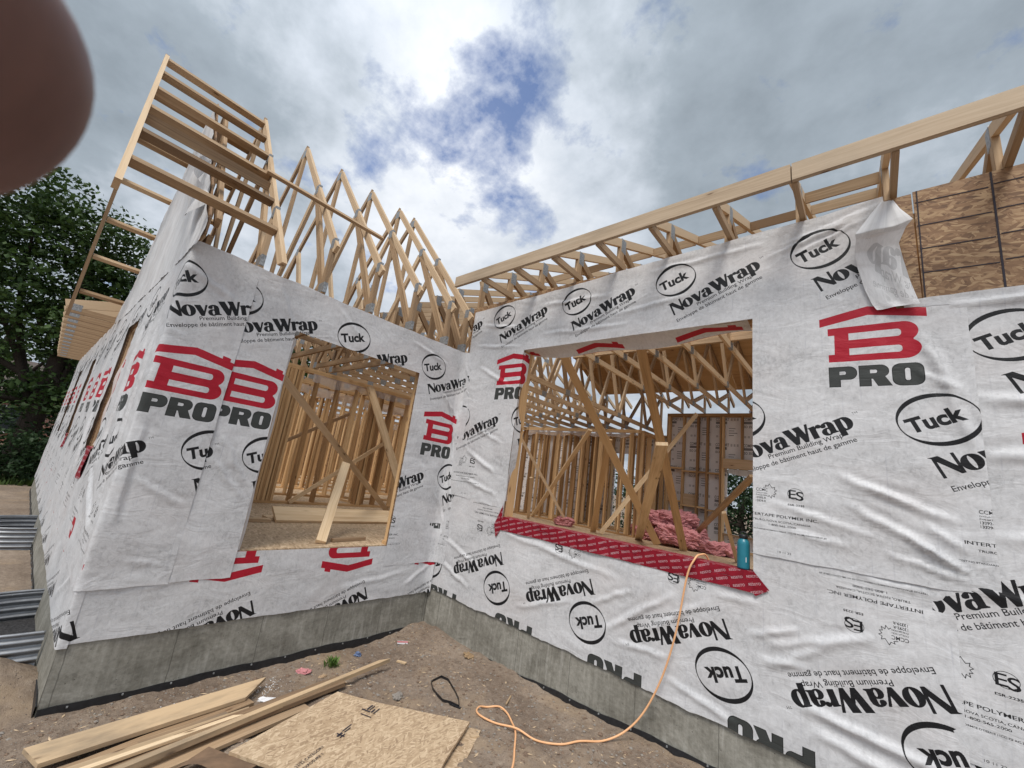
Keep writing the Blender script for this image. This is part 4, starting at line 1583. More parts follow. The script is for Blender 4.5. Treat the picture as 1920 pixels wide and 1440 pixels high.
mface([(3.485, -.021, .503), (3.60, -.022, .395), (3.512, -.021, .46)])
m.build("sill_membrane", REDM, wb, False)

# the torn corner: a flap folded forward and hanging below the bare panel
fl_rows = [  # z-ordered rows: left (x,y,z), right (x,y,z)
    ((4.32, -.030, 3.215), (4.395, -.030, 3.225)), ((4.27, -.075, 3.12), (4.425, -.07, 3.11)), ((4.21, -.125, 3.00), (4.455, -.11, 3.02)), ((4.175, -.150, 2.93), (4.475, -.125, 2.965)),
    ((4.178, -.118, 2.90), (4.44, -.10, 2.93)), ((4.165, -.075, 2.82), (4.40, -.065, 2.84)), ((4.175, -.050, 2.72), (4.415, -.052, 2.72)), ((4.205, -.05, 2.55), (4.44, -.055, 2.54)), ((4.24, -.055, 2.42), (4.465, -.06, 2.41)), ((4.262, -.058, 2.375), (4.475, -.066, 2.372))]


def flap_pt(u, t):
    k = t * (len(fl_rows) - 1)
    i = min(int(k), len(fl_rows) - 2)
    f = k - i
    f = f * f * (3 - 2 * f) * .5 + f * .5
    a = Vector(fl_rows[i][0]).lerp(Vector(fl_rows[i + 1][0]), f)
    c = Vector(fl_rows[i][1]).lerp(Vector(fl_rows[i + 1][1]), f)
    p = a.lerp(c, u)
    p.y -= .012 * math.sin(u * 5.5 + t * 4) + .006 * math.sin(u * 11 - t * 9)
    return p


strip("wrap_flap", wb, flap_pt, list(np.linspace(0, 1, 16)), 54, lambda u, t: ((3.64 - .30 * u, .70 if t < .40 else 3.03 - .62 * (t - .40))), WRAPB)

# ------------------------------------------------------------------ roof trusses
W4, T4 = .089, .038


def plate(t, x, y, z, a, c, ax):
    """a toothed plate pressed over a joint, just proud of both faces; ax: truss plane 'x' (spans x,z) or 'y' (spans y,z)"""
    m = MB()
    if ax == 'x':
        m.box((x - a / 2, y - .0205, z - c / 2), (x + a / 2, y + .0205, z + c / 2))
    else:
        m.box((x - .0205, y - a / 2, z - c / 2), (x + .0205, y + a / 2, z + c / 2))
    return m.build("nail_plate", STEEL, t)


def chord_pt(x):
    return RZ - PT * abs(x - RX)


def wing_truss(label, y, tail=0.05):
    t = thing("roof_truss", label, 'truss', (0, y, 0), "steep wing roof trusses")
    off = W4 / 2 * math.sqrt(1 + PT * PT)
    cz = lambda x: chord_pt(x) - off
    for s in (1, -1):
        xe = tail if s > 0 else 2 * RX - .05
        MB().board((RX + s * .0, 0, cz(RX)), (xe, 0, cz(xe)), W4, T4, (0, 0, 1), 0, s * .095, 0 if tail < .1 else s * .09).build("top_chord", LUM if s > 0 else LUMD, t)
    MB().board((2 * RX, 0, 2.553), (-.0, 0, 2.553), W4, T4).build("bottom_chord", LUM, t)
    zb = 2.60
    ql = -1.02
    webs = [((RX, cz(RX) - .04), (RX, zb)), ((ql, cz(ql) - .05), (-.08, zb - .02)), ((ql - .03, cz(ql) - .06), (RX + .06, zb)),
            ((2 * RX - ql, cz(ql) - .05), (2 * RX + .08, zb - .02)), ((2 * RX - ql + .03, cz(ql) - .06), (RX - .06, zb))]
    for (a, c) in webs:
        MB().board((a[0], 0, a[1]), (c[0], 0, c[1]), W4, T4, (1, 0, .3)).build("web", LUM, t)
    for s in (1, -1):
        x = -.045 if s > 0 else 2 * RX + .045
        MB().board((x, 0, zb), (x, 0, cz(x) - .05), W4, T4, (1, 0, 0)).build("heel_post", LUMD, t)
    plate(t, RX, 0, RZ - .16, .11, .14, 'x')
    for s in (1, -1):
        q = RX + s * (ql - RX)
        plate(t, q, 0, cz(q) - .02, .09, .13, 'x')
        plate(t, RX + s * (-.06 - RX), 0, 2.58, .13, .11, 'x')
        plate(t, RX + s * (-.04 - RX), 0, cz(-.04) - .01, .08, .12, 'x')
    plate(t, RX, 0, 2.57, .16, .10, 'x')
    return t


ords = ["first", "second", "third", "fourth", "fifth", "sixth", "seventh", "eighth", "ninth", "tenth", "eleventh", "twelfth"]
wing_truss("steep wing truss carrying the inner end of the gable ladder, with a long overhanging tail", -2.645, .62)
y_tr = [-2.05, -1.50, -0.95, -0.39, -0.07]
proto = wing_truss("steep wing truss standing free of the ladder, nearest to it", y_tr[0])
labs = ["steep wing truss under the outer end of the purlin strip, second right of the ladder", "steep wing truss with the third peak right of the gable ladder",
        "steep wing truss with the fourth peak right of the ladder, second from the inner corner", "steep wing truss right at the inner corner, lowest peak in the picture"]
for y, l in zip(y_tr[1:], labs):
    dup(proto, (0, y, 0), l)
# gable truss, dropped, inside the wrapped triangle
gt = thing("gable_truss", "gable end truss lowered behind the white wrapped triangle", 'truss', (0, -3.06, 0))
off = W4 / 2 * math.sqrt(1 + PT * PT) + .25
for s in (1, -1):
    xe = .12 if s > 0 else 2 * RX - .12
    MB().board((RX, 0, RZ - off), (xe, 0, chord_pt(xe) - off), W4, T4, (0, 0, 1)).build("top_chord", LUM, gt)
MB().board((2 * RX, 0, 2.555), (0, 0, 2.555), W4, T4).build("bottom_chord", LUM, gt)
for x in (-3.6, -3.05, -2.5, -2.03, -1.55, -1.0, -.45):
    MB().board((x, 0, 2.6), (x, 0, chord_pt(x) - off - .05), W4, T4, (1, 0, 0)).build("web", LUM, gt)

# gable ladder: fly rafters and lookouts
ld = thing("gable_ladder", "rake overhang ladder of lookouts projecting left past the gable against the sky", 'roof overhang')
offc = .07 * math.sqrt(1 + PT * PT)
xn = .50
MB().board((RX, -3.745, RZ - offc), (xn, -3.672, chord_pt(xn) - offc), .14, .038, (0, 0, 1), 0, .15, .12).build("fly_rafter", LUM, ld)
xf = 2 * RX - .55
MB().board((RX, -3.747, RZ - offc), (xf, -3.76, chord_pt(xf) - offc), .10, .038, (0, 0, 1), 0, -.1, 0).build("fly_rafter", LUMD, ld)
nl = [-1.90, -1.48, -1.05, -.62, -.18, .24]
for x in nl:
    fy = -3.745 + (x - RX) / (xn - RX) * .073
    z = chord_pt(x) - .075
    sl = Vector((1, 0, -PT)).normalized()
    MB().board((x, fy + .02, z), (x, -2.667, z), .092, .038, (1, 0, .35)).build("lookout", LUMD, ld)
MB().board((-.52, -3.68, chord_pt(-.52) - .12), (-.52, -2.667, chord_pt(-.52) - .12), .089, .038, (.35, 0, 1)).build("lookout", LUMD, ld)
for x in (-2.35, -2.75, -3.15, -3.55, -3.95, -4.35):
    z = chord_pt(x) - .07
    MB().board((x, -3.73, z), (x, -2.667, z), .089, .038, (1, 0, .25)).build("lookout", LUM, ld)

# strips nailed along the trusses
o = MB().board((-.545, -2.72, chord_pt(-.545) + .024), (-.545, -1.30, chord_pt(-.545) + .024), .064, .038, (1, 0, -PT)).build("purlin_strip", LUM)
tag(o, "long strip of lumber nailed across the first wing trusses, free end in the air", 'lumber')
o = MB().board((-3.93, -3.0, 3.02), (-3.93, 0.1, 3.02), .089, .038, (0, 0, 1)).build("lateral_brace", LUMD)
tag(o, "brown level brace running behind the wing trusses just above their far heels", 'lumber')

# --- low-pitch trusses over the front wall (truss plane at constant x)
PB, HEEL = .42, 3.62


def front_truss(label, x, tail=True, group="low pitch front roof trusses", zc_=3.150):
    t = thing("roof_truss", label, 'truss', (x, 0, 0), group)
    off = W4 / 2 * math.sqrt(1 + PB * PB)
    top = lambda y: HEEL + PB * (3.5 - abs(y - 3.5)) - off
    y0 = -.48 if tail else 0.0
    MB().board((0, y0, top(y0)), (0, 3.5, top(3.5)), W4, T4, (0, 0, 1)).build("top_chord", LUM, t)
    MB().board((0, 3.5, top(3.5)), (0, 7.45, top(7.45)), W4, T4, (0, 0, 1)).build("top_chord", LUM, t)
    MB().board((0, 0.02, zc_), (0, 6.98, zc_), W4, T4).build("bottom_chord", LUM, t)
    zb = zc_ + .045
    if tail:
        MB().board((0.03, -.48, 3.30), (0.03, .12, 3.30), .07, T4, (0, 0, 1)).build("tail_lookout", LUMD, t)
    ws = [((.06, zb), (.06, top(.06) - .05)), ((.08, top(.08) - .05), (.95, zb)), ((.98, zb), (1.75, top(1.75) - .04)), ((1.78, top(1.75) - .04), (2.45, zb)), ((2.5, zb), (3.47, top(3.5) - .06)),
          ((4.5, zb), (3.53, top(3.5) - .06)), ((5.22, top(1.75) - .04), (4.55, zb)), ((6.02, zb), (5.25, top(1.75) - .04)), ((6.92, top(.08) - .05), (6.05, zb)), ((6.94, zb), (6.94, top(.06) - .05))]
    for a, c in ws:
        MB().board((0, a[0], a[1]), (0, c[0], c[1]), W4, T4, (0, 1, .3)).build("web", LUM, t)
    for y in (.09, 6.91):
        plate(t, 0, y, top(.06) - .03, .10, .16, 'y')
    for y in (1.76, 5.24):
        plate(t, 0, y, top(1.75) - .02, .16, .10, 'y')
    plate(t, 0, 3.5, top(3.5) - .04, .18, .14, 'y')
    for y in (.1, .96, 2.47, 4.53, 6.03, 6.9):
        plate(t, 0, y, zc_ + .005, .14, .10, 'y')
    return t


xs_f = [.59 + .54 * i for i in range(11)]
pf = None
for i, x in enumerate(xs_f):
    l = f"low pitch truss over the front wall, {ords[i]} from the left end of the long fascia" if i < 9 else f"low pitch truss above the bare panel at the right edge, {ords[i - 9]} past the frame"
    if pf is None:
        pf = front_truss(l, x)
    else:
        dup(pf, (x, 0, 0), l)
pr_ = None
for i in range(16):
    x = .05 - .54 * i
    l = f"low pitch truss over the rear rooms, {ords[i] if i < 12 else str(i + 1) + chr(116) + chr(104)} left of the fascia end"
    if pr_ is None:
        pr_ = front_truss(l, x, False, "low pitch rear roof trusses", 2.565)
    else:
        dup(pr_, (x, 0, 0), l)
o = MB().board((.13, -.50, 3.345), (3.842, -.50, 3.345), .14, .038, (0, 0, 1)).build("fascia_board", LUMW)
tag(o, "long pale fascia board on the truss tails, left of the butt joint", 'fascia board')
o = MB().board((3.850, -.50, 3.347), (6.5, -.50, 3.347), .14, .038, (0, 0, 1)).build("fascia_board", LUMW)
tag(o, "fascia board running out of the frame at right, past the butt joint", 'fascia board')
pb_ = lambda y: HEEL + PB * y - .05
o = None
for k_, (y_, l_) in enumerate(((.36, "lower row of blocking between the front trusses, seen under the fascia"), (.90, "upper row of blocking between the front trusses, deeper under the roof"))):
    bt = thing("truss_blocking", l_, 'blocking')
    for a, c in zip(xs_f[:8], xs_f[1:8]):
        if k_ == 0 and a < 3.5:
            continue
        MB().board((a + .022, y_, pb_(y_) - .01), (c - .022, y_, pb_(y_) - .01), .089, .038, (0, -.4, 1)).build("block", LUM, bt)
tag(MB().board((1.30, 2.60, 3.245), (3.4, 2.50, 3.385), .089, .038, (0, .3, 1)).build("lateral_brace", LUM), "upper pale strip rising to the right across the truss chords inside the window opening", 'lumber')
tag(MB().board((.15, 2.42, 3.240), (5.9, 2.42, 3.240), .089, .038, (0, .3, 1)).build("lateral_brace", LUM), "lower level strip running across the truss chords inside the window opening", 'lumber')
# far roof slope already decked
m = MB()
zt = lambda y: HEEL + PB * (3.5 - abs(y - 3.5)) + .004
for k_ in range(6):
    ya, yb = 3.54 + k_ * .56, 3.54 + (k_ + 1) * .56 - .004
    for xa in np.arange(-1.79, 6.5, 1.22):
        m.board((xa, (ya + yb) / 2, (zt(ya) + zt(yb)) / 2), (xa + 1.215, (ya + yb) / 2, (zt(ya) + zt(yb)) / 2), .603, .014, (0, 1, -PB))
o = m.build("roof_deck", DECKM)
tag(o, "brown plywood roof deck on the far slope, seen from below through the window opening", 'roof')

# truss tails stacked along the far part of the gable side (perspective of a row)
tl0 = None
for i in range(13):
    x = -4.72 - .58 * i
    l = f"truss tail overhanging the gable side wall, {ords[i] if i < 12 else 'last'} back from the wrapped gable"
    if tl0 is None:
        tl0 = thing("eave_truss_tail", l, 'truss', (x, 0, 0), "truss tails along the far eave")
        MB().board((0, -3.82, 2.56), (0, -2.6, 2.95), .14, .038, (0, 0, 1)).build("top_chord", LUM, tl0)
        MB().board((0, -3.80, 2.50), (0, -1.6, 2.545), .089, .038, (0, 0, 1)).build("bottom_chord", LUM, tl0)
        plate(tl0, 0, -3.70, 2.545, .12, .10, 'y')
    else:
        dup(tl0, (x, 0, 0), l)

# ------------------------------------------------------------------ interior partitions
def stud_wall(name, label, p0, p1, h, n, depth=.089, posts=(), skip=(), poly=None, mat=None):
    t = thing(name, label, 'stud wall')
    p0, p1 = Vector((*p0, 0)), Vector((*p1, 0))
    d = p1 - p0
    L = d.length
    d.normalize()
    nn = Vector((-d.y, d.x, 0))
    mt_ = mat or LUMI
    for z in (.020, h - .020, h - .059):
        MB().board(p0 + Vector((0, 0, z)), p1 + Vector((0, 0, z)), depth, .037, nn).build("bottom_plate" if z < 1 else "top_plate", mt_, t)
    for i in range(n + 1):
        if i in skip:
            continue
        q = p0 + d * (.02 + (L - .04) * i / n)
        MB().board(q + Vector((0, 0, .04)), q + Vector((0, 0, h - .08)), depth, .038, nn).build("stud", mt_, t)
    for s in posts:
        for k in range(3):
            q = p0 + d * (s + .0385 * k)
            MB().board(q + Vector((0, 0, .04)), q + Vector((0, 0, h - .08)), depth + .004 * k, .038, nn).build("post_ply", mt_, t)
    if poly:
        m = MB()
        a0, a1, zt_, dr = poly
        nS = int((a1 - a0) / .06)
        pv = None
        for i in range(nS + 1):
            s = a0 + (a1 - a0) * i / nS
            lowz = zt_ - dr * (1 + .5 * float(fbm(s * 2.1, p0.x, 5, 4)))
            q = p0 + d * s - nn * (depth / 2 + .006 + .004 * math.sin(s * 17))
            q2 = p0 + d * s - nn * (depth / 2 + .010 + .014 * math.sin(s * 9 + 1))
            if pv:
                m.face([(*pv[1].xy, pv[2]), (*q2.xy, lowz), (*q.xy, zt_), (*pv[0].xy, zt_)])
            pv = (q, q2, lowz)
        m.build("poly_strip", POLY, t, True)
    return t


stud_wall("stud_wall", "open stud wall facing the patio opening inside the wing", (-3.4, -1.35), (-3.4, 3.1), 2.36, 11, .14, posts=(.20, .325, .45, 2.05), poly=(.7, 4.3, 2.28, .14))
stud_wall("stud_wall", "second stud wall behind the first one inside the wing", (-4.7, -2.6), (-4.7, 3.6), 2.36, 15, .089, poly=(.3, 6.0, 2.25, .2))
stud_wall("stud_wall", "deepest stud wall inside the wing, crossing behind the others", (-6.2, -2.9), (-6.2, 4.5), 2.36, 18)
stud_wall("stud_wall", "cross partition inside the wing between the stud walls", (-8.0, .9), (-3.5, .9), 2.36, 11)
stud_wall("stud_wall", "short cross partition at the right side of the wing rooms", (-8.0, 3.3), (-3.5, 3.3), 2.36, 11)
stud_wall("stud_wall", "stud partition at left inside the wide window opening", (-3.3, 5.55), (.12, 5.55), 2.42, 9, .089, posts=(1.1, 2.4, 3.2), poly=(.1, 3.4, 2.34, .12))
stud_wall("stud_wall", "side partition running back from the left edge of the window room", (-3.45, 3.6), (-3.45, 6.9), 2.42, 8)
stud_wall("stud_wall", "dark partition behind the stud partition of the window room", (-3.6, 6.35), (.0, 6.35), 2.42, 10)
for k_, (x_, y0_, y1_) in enumerate(((-7.4, -2.9, 6.8), (-8.8, -2.9, 6.8), (-10.3, -2.8, 6.8))):
    stud_wall("stud_wall", ("stud wall far back in the wing, " + ("third", "fourth", "last")[k_] + " row behind the patio opening"), (x_, y0_), (x_, y1_), 2.36, 24, poly=(.3, 9, 2.28, .2) if k_ == 1 else None)
stud_wall("stud_wall", "cross partition far back in the wing near the rear wall", (-10.2, 5.0), (-3.6, 5.0), 2.36, 17)
stud_wall("stud_wall", "middle partition between the two halves of the window room's left side", (-1.7, 5.7), (-1.7, 6.9), 2.42, 4)
ew = thing("end_wall", "sheathed far end wall closing the wing, seen dimly behind the studs", 'wall')
m = MB()
panel(m, 'x', -11.9, .012, -3.2, 7.05, 0.0, 2.5)
m.build("sheathing", OSB, ew)
for y in np.arange(-3.0, 7.0, .45):
    MB().box((-11.89, y - .019, .03), (-11.80, y + .019, 2.48)).build("stud", LUMI, ew)
stud_wall("stud_wall", "return partition beside the foam board wall", (.14, 5.62), (.14, 6.95), 2.42, 3)

# far wall: studs on printed foam board, window opening at right
fw = thing("rear_wall", "tall rear stud wall backed with printed white foam board", 'wall')
OPF = (1.61, 2.75, .35, 1.80)
m = MB()
for (a, c, z0_, z1_) in ((.20, OPF[0], .0, 3.1), (OPF[1], 6.6, 0, 3.1), (OPF[0], OPF[1], OPF[3] + .02, 3.1), (OPF[0], OPF[1], 0, OPF[2]), (-1.25, .19, 2.0, 2.5), (-11.9, -1.25, 0, 2.5), (-.45, .19, 0, 2.0)):
    panel(m, 'y', 7.10, .04, a, c, z0_, z1_)
m.build("foam_board", FOAM, fw)
for x in (.24, .28, .64, .98, 1.20, 1.50, 1.55, 2.80, 3.2, 3.6, 4.0, 4.6):
    MB().box((x - .019, 6.93, .04), (x + .019, 7.07, 3.02)).build("stud", LUMI, fw)
for x in (1.95, 2.35):
    MB().box((x - .019, 6.93, 2.03), (x + .019, 7.07, 3.02)).build("cripple_stud", LUMI, fw)
for x in (-3.3, -2.9, -2.5, -2.1, -1.7, -1.3, -.4, .0):
    MB().box((x - .019, 6.93, .04), (x + .019, 7.07, 2.46)).build("stud", LUMI, fw)
MB().box((.22, 6.93, 3.024), (6.6, 7.07, 3.10)).build("top_plate", LUMI, fw)
MB().box((-11.8, 6.93, 2.462), (.20, 7.07, 2.52)).build("top_plate", LUMI, fw)
MB().box((1.575, 6.90, 1.80), (2.80, 7.07, 2.02)).build("header", LUM, fw)
MB().box((1.575, 6.92, .31), (2.80, 7.07, .349)).build("sill_plate", LUM, fw)
MB().box((-3.6, 6.93, .002), (6.6, 7.07, .038)).build("bottom_plate", LUMI, fw)
for x0_, x1_, z in ((.30, .62, 1.72), (.66, .96, 1.66), (1.0, 1.18, 1.66), (1.22, 1.48, 1.66), (.30, .62, .92), (.66, 1.18, .84), (1.22, 1.48, .80)):
    MB().box((x0_, 6.94, z - .019), (x1_, 7.06, z + .019)).build("blocking", LUMI, fw)
MB().box((.66, 7.0, .86), (.96, 7.08, 1.12)).build("backing_board", LUM, fw)
# film flap over the head of the rear opening
strip("house_wrap", fw, lambda u, t: (u, 7.145 + .03 * math.sin(u * 4) * t, 1.80 - .16 * t * (.6 + .4 * math.sin((u - 1.6) * 2.2))), ar(1.62, 2.76, .06), 3, lambda u, t: (u, .68), WRAPB)

# ------------------------------------------------------------------ braces, each one a loose length of lumber
def brace(label, top_, bot, w_=.089, t_=.038, wd=(1, 0, 0), mat=None, name="brace"):
    o = MB().board(bot, top_, w_, t_, wd).build(name, mat or LUM)
    return tag(o, label, 'brace')


cr_ = (c_r.x, c_r.y, 0)
brace("brown plank brace slanting down from the window head, left of the heavy post", (.24, 1.82, 3.2), (.83, 5.07, .02), .14, .038, cr_, LUMI)
brace("heavy brown leaning post in the middle of the window opening", (1.69, 1.74, 3.2), (1.36, 5.03, .02), .135, .06, cr_, LUMI)
brace("bright brace crossing the stud partition at left in the window opening", (-.13, 3.7, 2.09), (-2.62, 5.35, .03), .089, .038, cr_, mat=LUM_LIT)
brace("thin darker brace crossing behind the bright one at left in the window opening", (-2.04, 3.7, 1.97), (-1.28, 5.03, .02), .06, .038, cr_)
brace("leaning post under the slanting plank, left of the window opening's centre", (.35, 3.62, 1.9), (-.55, 4.9, .02), .12, .038, cr_, LUMI)
brace("long bright brace rising right towards the foam board wall", (1.23, 6.02, 2.9), (-.31, 4.8, .03), .089, .038, cr_, mat=LUM_LIT)
brace("pale knotty leaning post joined to the long bright brace", (2.16, 1.63, 1.6), (.32, 5.33, .02), .15, .05, cr_, mat=LUM_LIT)
brace("brace rising to the right jamb of the window opening", (2.93, 3.0, 1.39), (.89, 6.69, .03), .1, .038, cr_)
brace("short thin prop beside the pink batts and the teal bottle", (2.44, 3.5, .84), (2.30, 4.97, .02), .06, .038, cr_)
brace("short brace low at the left edge of the window opening", (-1.9, 4.2, 1.0), (-2.35, 4.85, .02), .07, .038, cr_)
brace("long brown brace slanting down to the right across the patio opening", (-.3, -2.12, 1.61), (-2.09, .68, .03), .075, .038, (0, 1, .4), LUM)
brace("pale board leaning on the stud wall at right in the patio opening", (-3.3, .45, 2.32), (-2.35, 1.24, .03), .15, .038, (.3, 1, 0), mat=LUM_LIT)
brace("pale post leaning in the middle of the patio opening, foot near the sill", (-.9, -.94, .82), (-.16, -1.41, .02), .1, .045, (.2, 1, 0), mat=LUM_LIT)
brace("thin pale brace slanting behind the first studs of the patio opening", (-3.25, .98, 1.26), (-3.3, -.55, .03), .07, .03, (0, 0, 1), mat=LUM_LIT)
brace("pale diagonal deep among the studs behind the patio opening", (-4.6, .9, 1.9), (-4.6, -1.2, .5), .07, .03, (0, 0, 1))


def lying(label, p0, p1, w_, t_, name="plank", cat="plank", mat=None, cut0=0, cut1=0):
    d = (Vector(p1) - Vector(p0))
    side = d.cross(Vector((0, 0, 1)))
    o = MB().board(p0, p1, w_, t_, side, 0, cut0, cut1).build(name, mat or LUM)
    return tag(o, label, cat)


tag(MB().board((-1.55, -1.40, .085), (-1.50, .85, .085), .27, .038, (-.86, 0, .50)).build("plank", LUM_LIT), "wide pale plank lying propped across the floor inside the patio opening", 'plank')
lying("brown plank under the wide pale one inside the patio opening", (-1.68, -1.45, .021), (-1.63, .85, .021), .20, .038)
lying("short offcut left of the wide plank inside the patio opening", (-1.55, -2.05, .02), (-1.50, -1.45, .02), .12, .038)
lying("small brown offcut on the floor near the sill of the patio opening", (-.24, -1.25, .02), (-.30, -.83, .02), .05, .032, mat=LUMD)

# pink batts on the window-room floor
def batt(label, loc, size, rot, seed):
    bm = bmesh.new()
    bmesh.ops.create_cube(bm, size=1)
    bmesh.ops.subdivide_edges(bm, edges=bm.edges, cuts=22, use_grid_fill=True)
    me = bpy.data.meshes.new("insulation_batt")
    bm.to_mesh(me)
    bm.free()
    co = np.array([v.co[:] for v in me.vertices])
    r_ = np.abs(co).max(1, keepdims=True)
    rn = np.linalg.norm(co, axis=1, keepdims=True)
    co = co * (1 - .28 * (rn / r_ - 1)) * np.array(size)
    co += .045 * np.stack([fbm(co[:, 1] * 5, co[:, 2] * 9, seed, 3), fbm(co[:, 0] * 5, co[:, 2] * 9, seed + 3, 3), fbm(co[:, 0] * 5, co[:, 1] * 5, seed + 5, 3)], -1)
    lay_ = fbm(co[:, 2] * 26 + 3 * fbm(co[:, 0] * 2, co[:, 1] * 2, seed, 2), co[:, 0] * 2.5 + co[:, 1] * 3, seed + 8, 3)
    co *= (1 + .10 * lay_[:, None] + .05 * rng.normal(size=(len(co), 1)))
    me.vertices.foreach_set('co', co.ravel())
    me.polygons.foreach_set('use_smooth', [False] * len(me.polygons))
    me.materials.append(PINK)
    o = bpy.data.objects.new("insulation_batt", me)
    COL.objects.link(o)
    o.location = loc
    o.rotation_euler = rot
    return tag(o, label, 'insulation')


batt("large pink insulation batt slumped on top of the pile by the foam board wall", (.80, 5.9, .52), (1.05, .55, .28), (.1, -.08, .6), 1)
batt("pink insulation batt in front of the pile, folded double", (1.15, 5.35, .22), (.85, .5, .34), (.05, .1, .2), 2)
batt("pink insulation batt lying flat at the right end of the pile", (1.75, 5.55, .12), (.95, .45, .20), (0, .06, .35), 3)
batt("torn pink insulation batt left of the pile behind the leaning post", (.28, 5.8, .16), (.6, .5, .3), (.2, 0, -.3), 4)
batt("pink insulation batt underneath the big slumped one", (.95, 6.1, .22), (1.0, .6, .36), (0, 0, .5), 6)
batt("small crumpled pink batt by the foot of the stud partition", (-1.35, 4.95, .10), (.42, .3, .18), (0, .1, .4), 5)

# ------------------------------------------------------------------ bottle on the sill
bt = thing("water_bottle", "teal metal water bottle standing at the right end of the red sill", 'bottle', (3.425, .045, .494))


def lathe(name, prof, mat, parent, seg=28):
    vs, fs = [], []
    for r, z in prof:
        for k in range(seg):
            a = 2 * math.pi * k / seg
            vs.append((r * math.cos(a), r * math.sin(a), z))
    for i in range(len(prof) - 1):
        for k in range(seg):
            fs.append((i * seg + k, i * seg + (k + 1) % seg, (i + 1) * seg + (k + 1) % seg, (i + 1) * seg + k))
    fs.append(tuple(range(seg))[::-1])
    fs.append(tuple((len(prof) - 1) * seg + k for k in range(seg)))
    return np_mesh(name, vs, fs, None, mat, parent)


lathe("body", [(.038, 0), (.042, .004), (.0425, .012), (.0425, .170), (.041, .186), (.035, .199), (.029, .206), (.028, .212)], TEAL, bt)
lathe("cap", [(.029, .212), (.031, .214), (.031, .236), (.028, .241), (.012, .243)], BLACKP, bt)
tube("carry_loop", [(-.022, 0, .238), (-.018, 0, .254), (0, 0, .259), (.018, 0, .254), (.022, 0, .238)], .0045, BLACKP, bt)
m = MB()
for k_ in range(6):
    a0, a1 = -1.02 + k_ * .02, -1.00 + k_ * .02
    m.face([(.0430 * math.cos(a0), .0430 * math.sin(a0), .05), (.0430 * math.cos(a1), .0430 * math.sin(a1), .05), (.0430 * math.cos(a1), .0430 * math.sin(a1), .085), (.0430 * math.cos(a0), .0430 * math.sin(a0), .085)])
m.build("emblem", WHITEP, bt)

# ------------------------------------------------------------------ hose over the sill
gzv = lambda x, y, o=.011: (x, y, float(ground_z(x, y)) + o)
hp = [(2.95, 1.4, .012), (3.12, .7, .012), (3.2, .28, .20), (3.16, .12, .50), (3.125, .02, .528), (3.105, -.045, .49), (3.06, -.062, .36), (2.995, -.062, -.04), (2.91, -.068, -.37), (2.80, -.10, -.64), (2.69, -.17, -.80)]
hp += [gzv(2.58, -.30), gzv(2.48, -.47), gzv(2.40, -.60), gzv(2.24, -.675), gzv(2.09, -.725, .030), gzv(1.93, -.775), gzv(1.80, -.80), gzv(1.715, -.77), gzv(1.68, -.70), gzv(1.70, -.63), gzv(1.78, -.575), gzv(1.87, -.58), gzv(1.97, -.635), gzv(2.09, -.735), gzv(2.22, -.90), gzv(2.33, -1.05), gzv(2.46, -1.30), gzv(2.55, -1.7)]
o = tube("air_hose", hp, .0072, HOSE, None, 10)
tag(o, "pale orange air hose hanging over the red sill and looping on the dirt", 'hose')

# ------------------------------------------------------------------ lumber and panels on the ground
G0 = lambda x, y: float(ground_z(x, y))


def gplank(label, p0, p1, h0, h1, w_, t_, mat=LUMG, c0=0, c1=0):
    a = (p0[0], p0[1], G0(*p0) + h0)
    c = (p1[0], p1[1], G0(*p1) + h1)
    return lying(label, a, c, w_, t_, "plank", "plank", mat, c0, c1)


gplank("wide rough plank with an angled end, lying nearest the concrete wall", (.655, -3.16), (.50, -1.99), .066, .062, .20, .024, LUMG, .03, -.24)
gplank("narrow plank strip half hidden beside the wide plank", (.80, -3.05), (.715, -2.23), .030, .035, .07, .028, LUMG)
gplank("pale split board between the wide plank and the long one", (.90, -3.15), (.775, -2.13), .050, .060, .085, .022, LUMG, 0, -.06)
gplank("grey weathered plank under the long board, dark with mud", (.965, -3.1), (.735, -1.42), .030, .045, .14, .030, LUMD)
gplank("long pale board on edge reaching out past the pile to a point", (1.09, -3.05), (.645, -.94), .072, .085, .042, .034, LUMG, 0, .10)
gplank("weathered board slid under the wide plank, its muddy end showing", (.88, -3.2), (.60, -2.06), .022, .028, .12, .022, LUMD)
gplank("dark damp board lying deepest under the long pale board", (1.12, -3.1), (.86, -1.75), .012, .02, .11, .022, LUMD)
gplank("splintered narrow strip on top between the split board and the lath", (.99, -3.2), (.815, -2.2), .082, .072, .035, .018, LUM_LIT, 0, .05)
gplank("thin pale lath lying along the long board", (1.06, -3.2), (.80, -1.85), .05, .055, .045, .022, LUMG)


def slab(name, label, corners, t_, mat, cat):
    m = MB()
    topv = [Vector(c) for c in corners]
    bot = [v - Vector((0, 0, t_)) for v in topv]
    e = (topv[1] - topv[0]).normalized()
    uvp = lambda v: (v.dot(e), v.dot(Vector((-e.y, e.x, 0))))
    m.face(topv[::-1], [uvp(v) for v in topv[::-1]])
    m.face(bot, [uvp(v) for v in bot])
    n = len(topv)
    for i in range(n):
        j = (i + 1) % n
        m.face([topv[i], topv[j], bot[j], bot[i]], [(0, 0), (.9, 0), (.9, .01), (0, .01)])
    o = m.build(name, mat)
    bm = bmesh.new()
    bm.from_mesh(o.data)
    bmesh.ops.recalc_face_normals(bm, faces=bm.faces)
    bm.to_mesh(o.data)
    bm.free()
    return tag(o, label, cat)


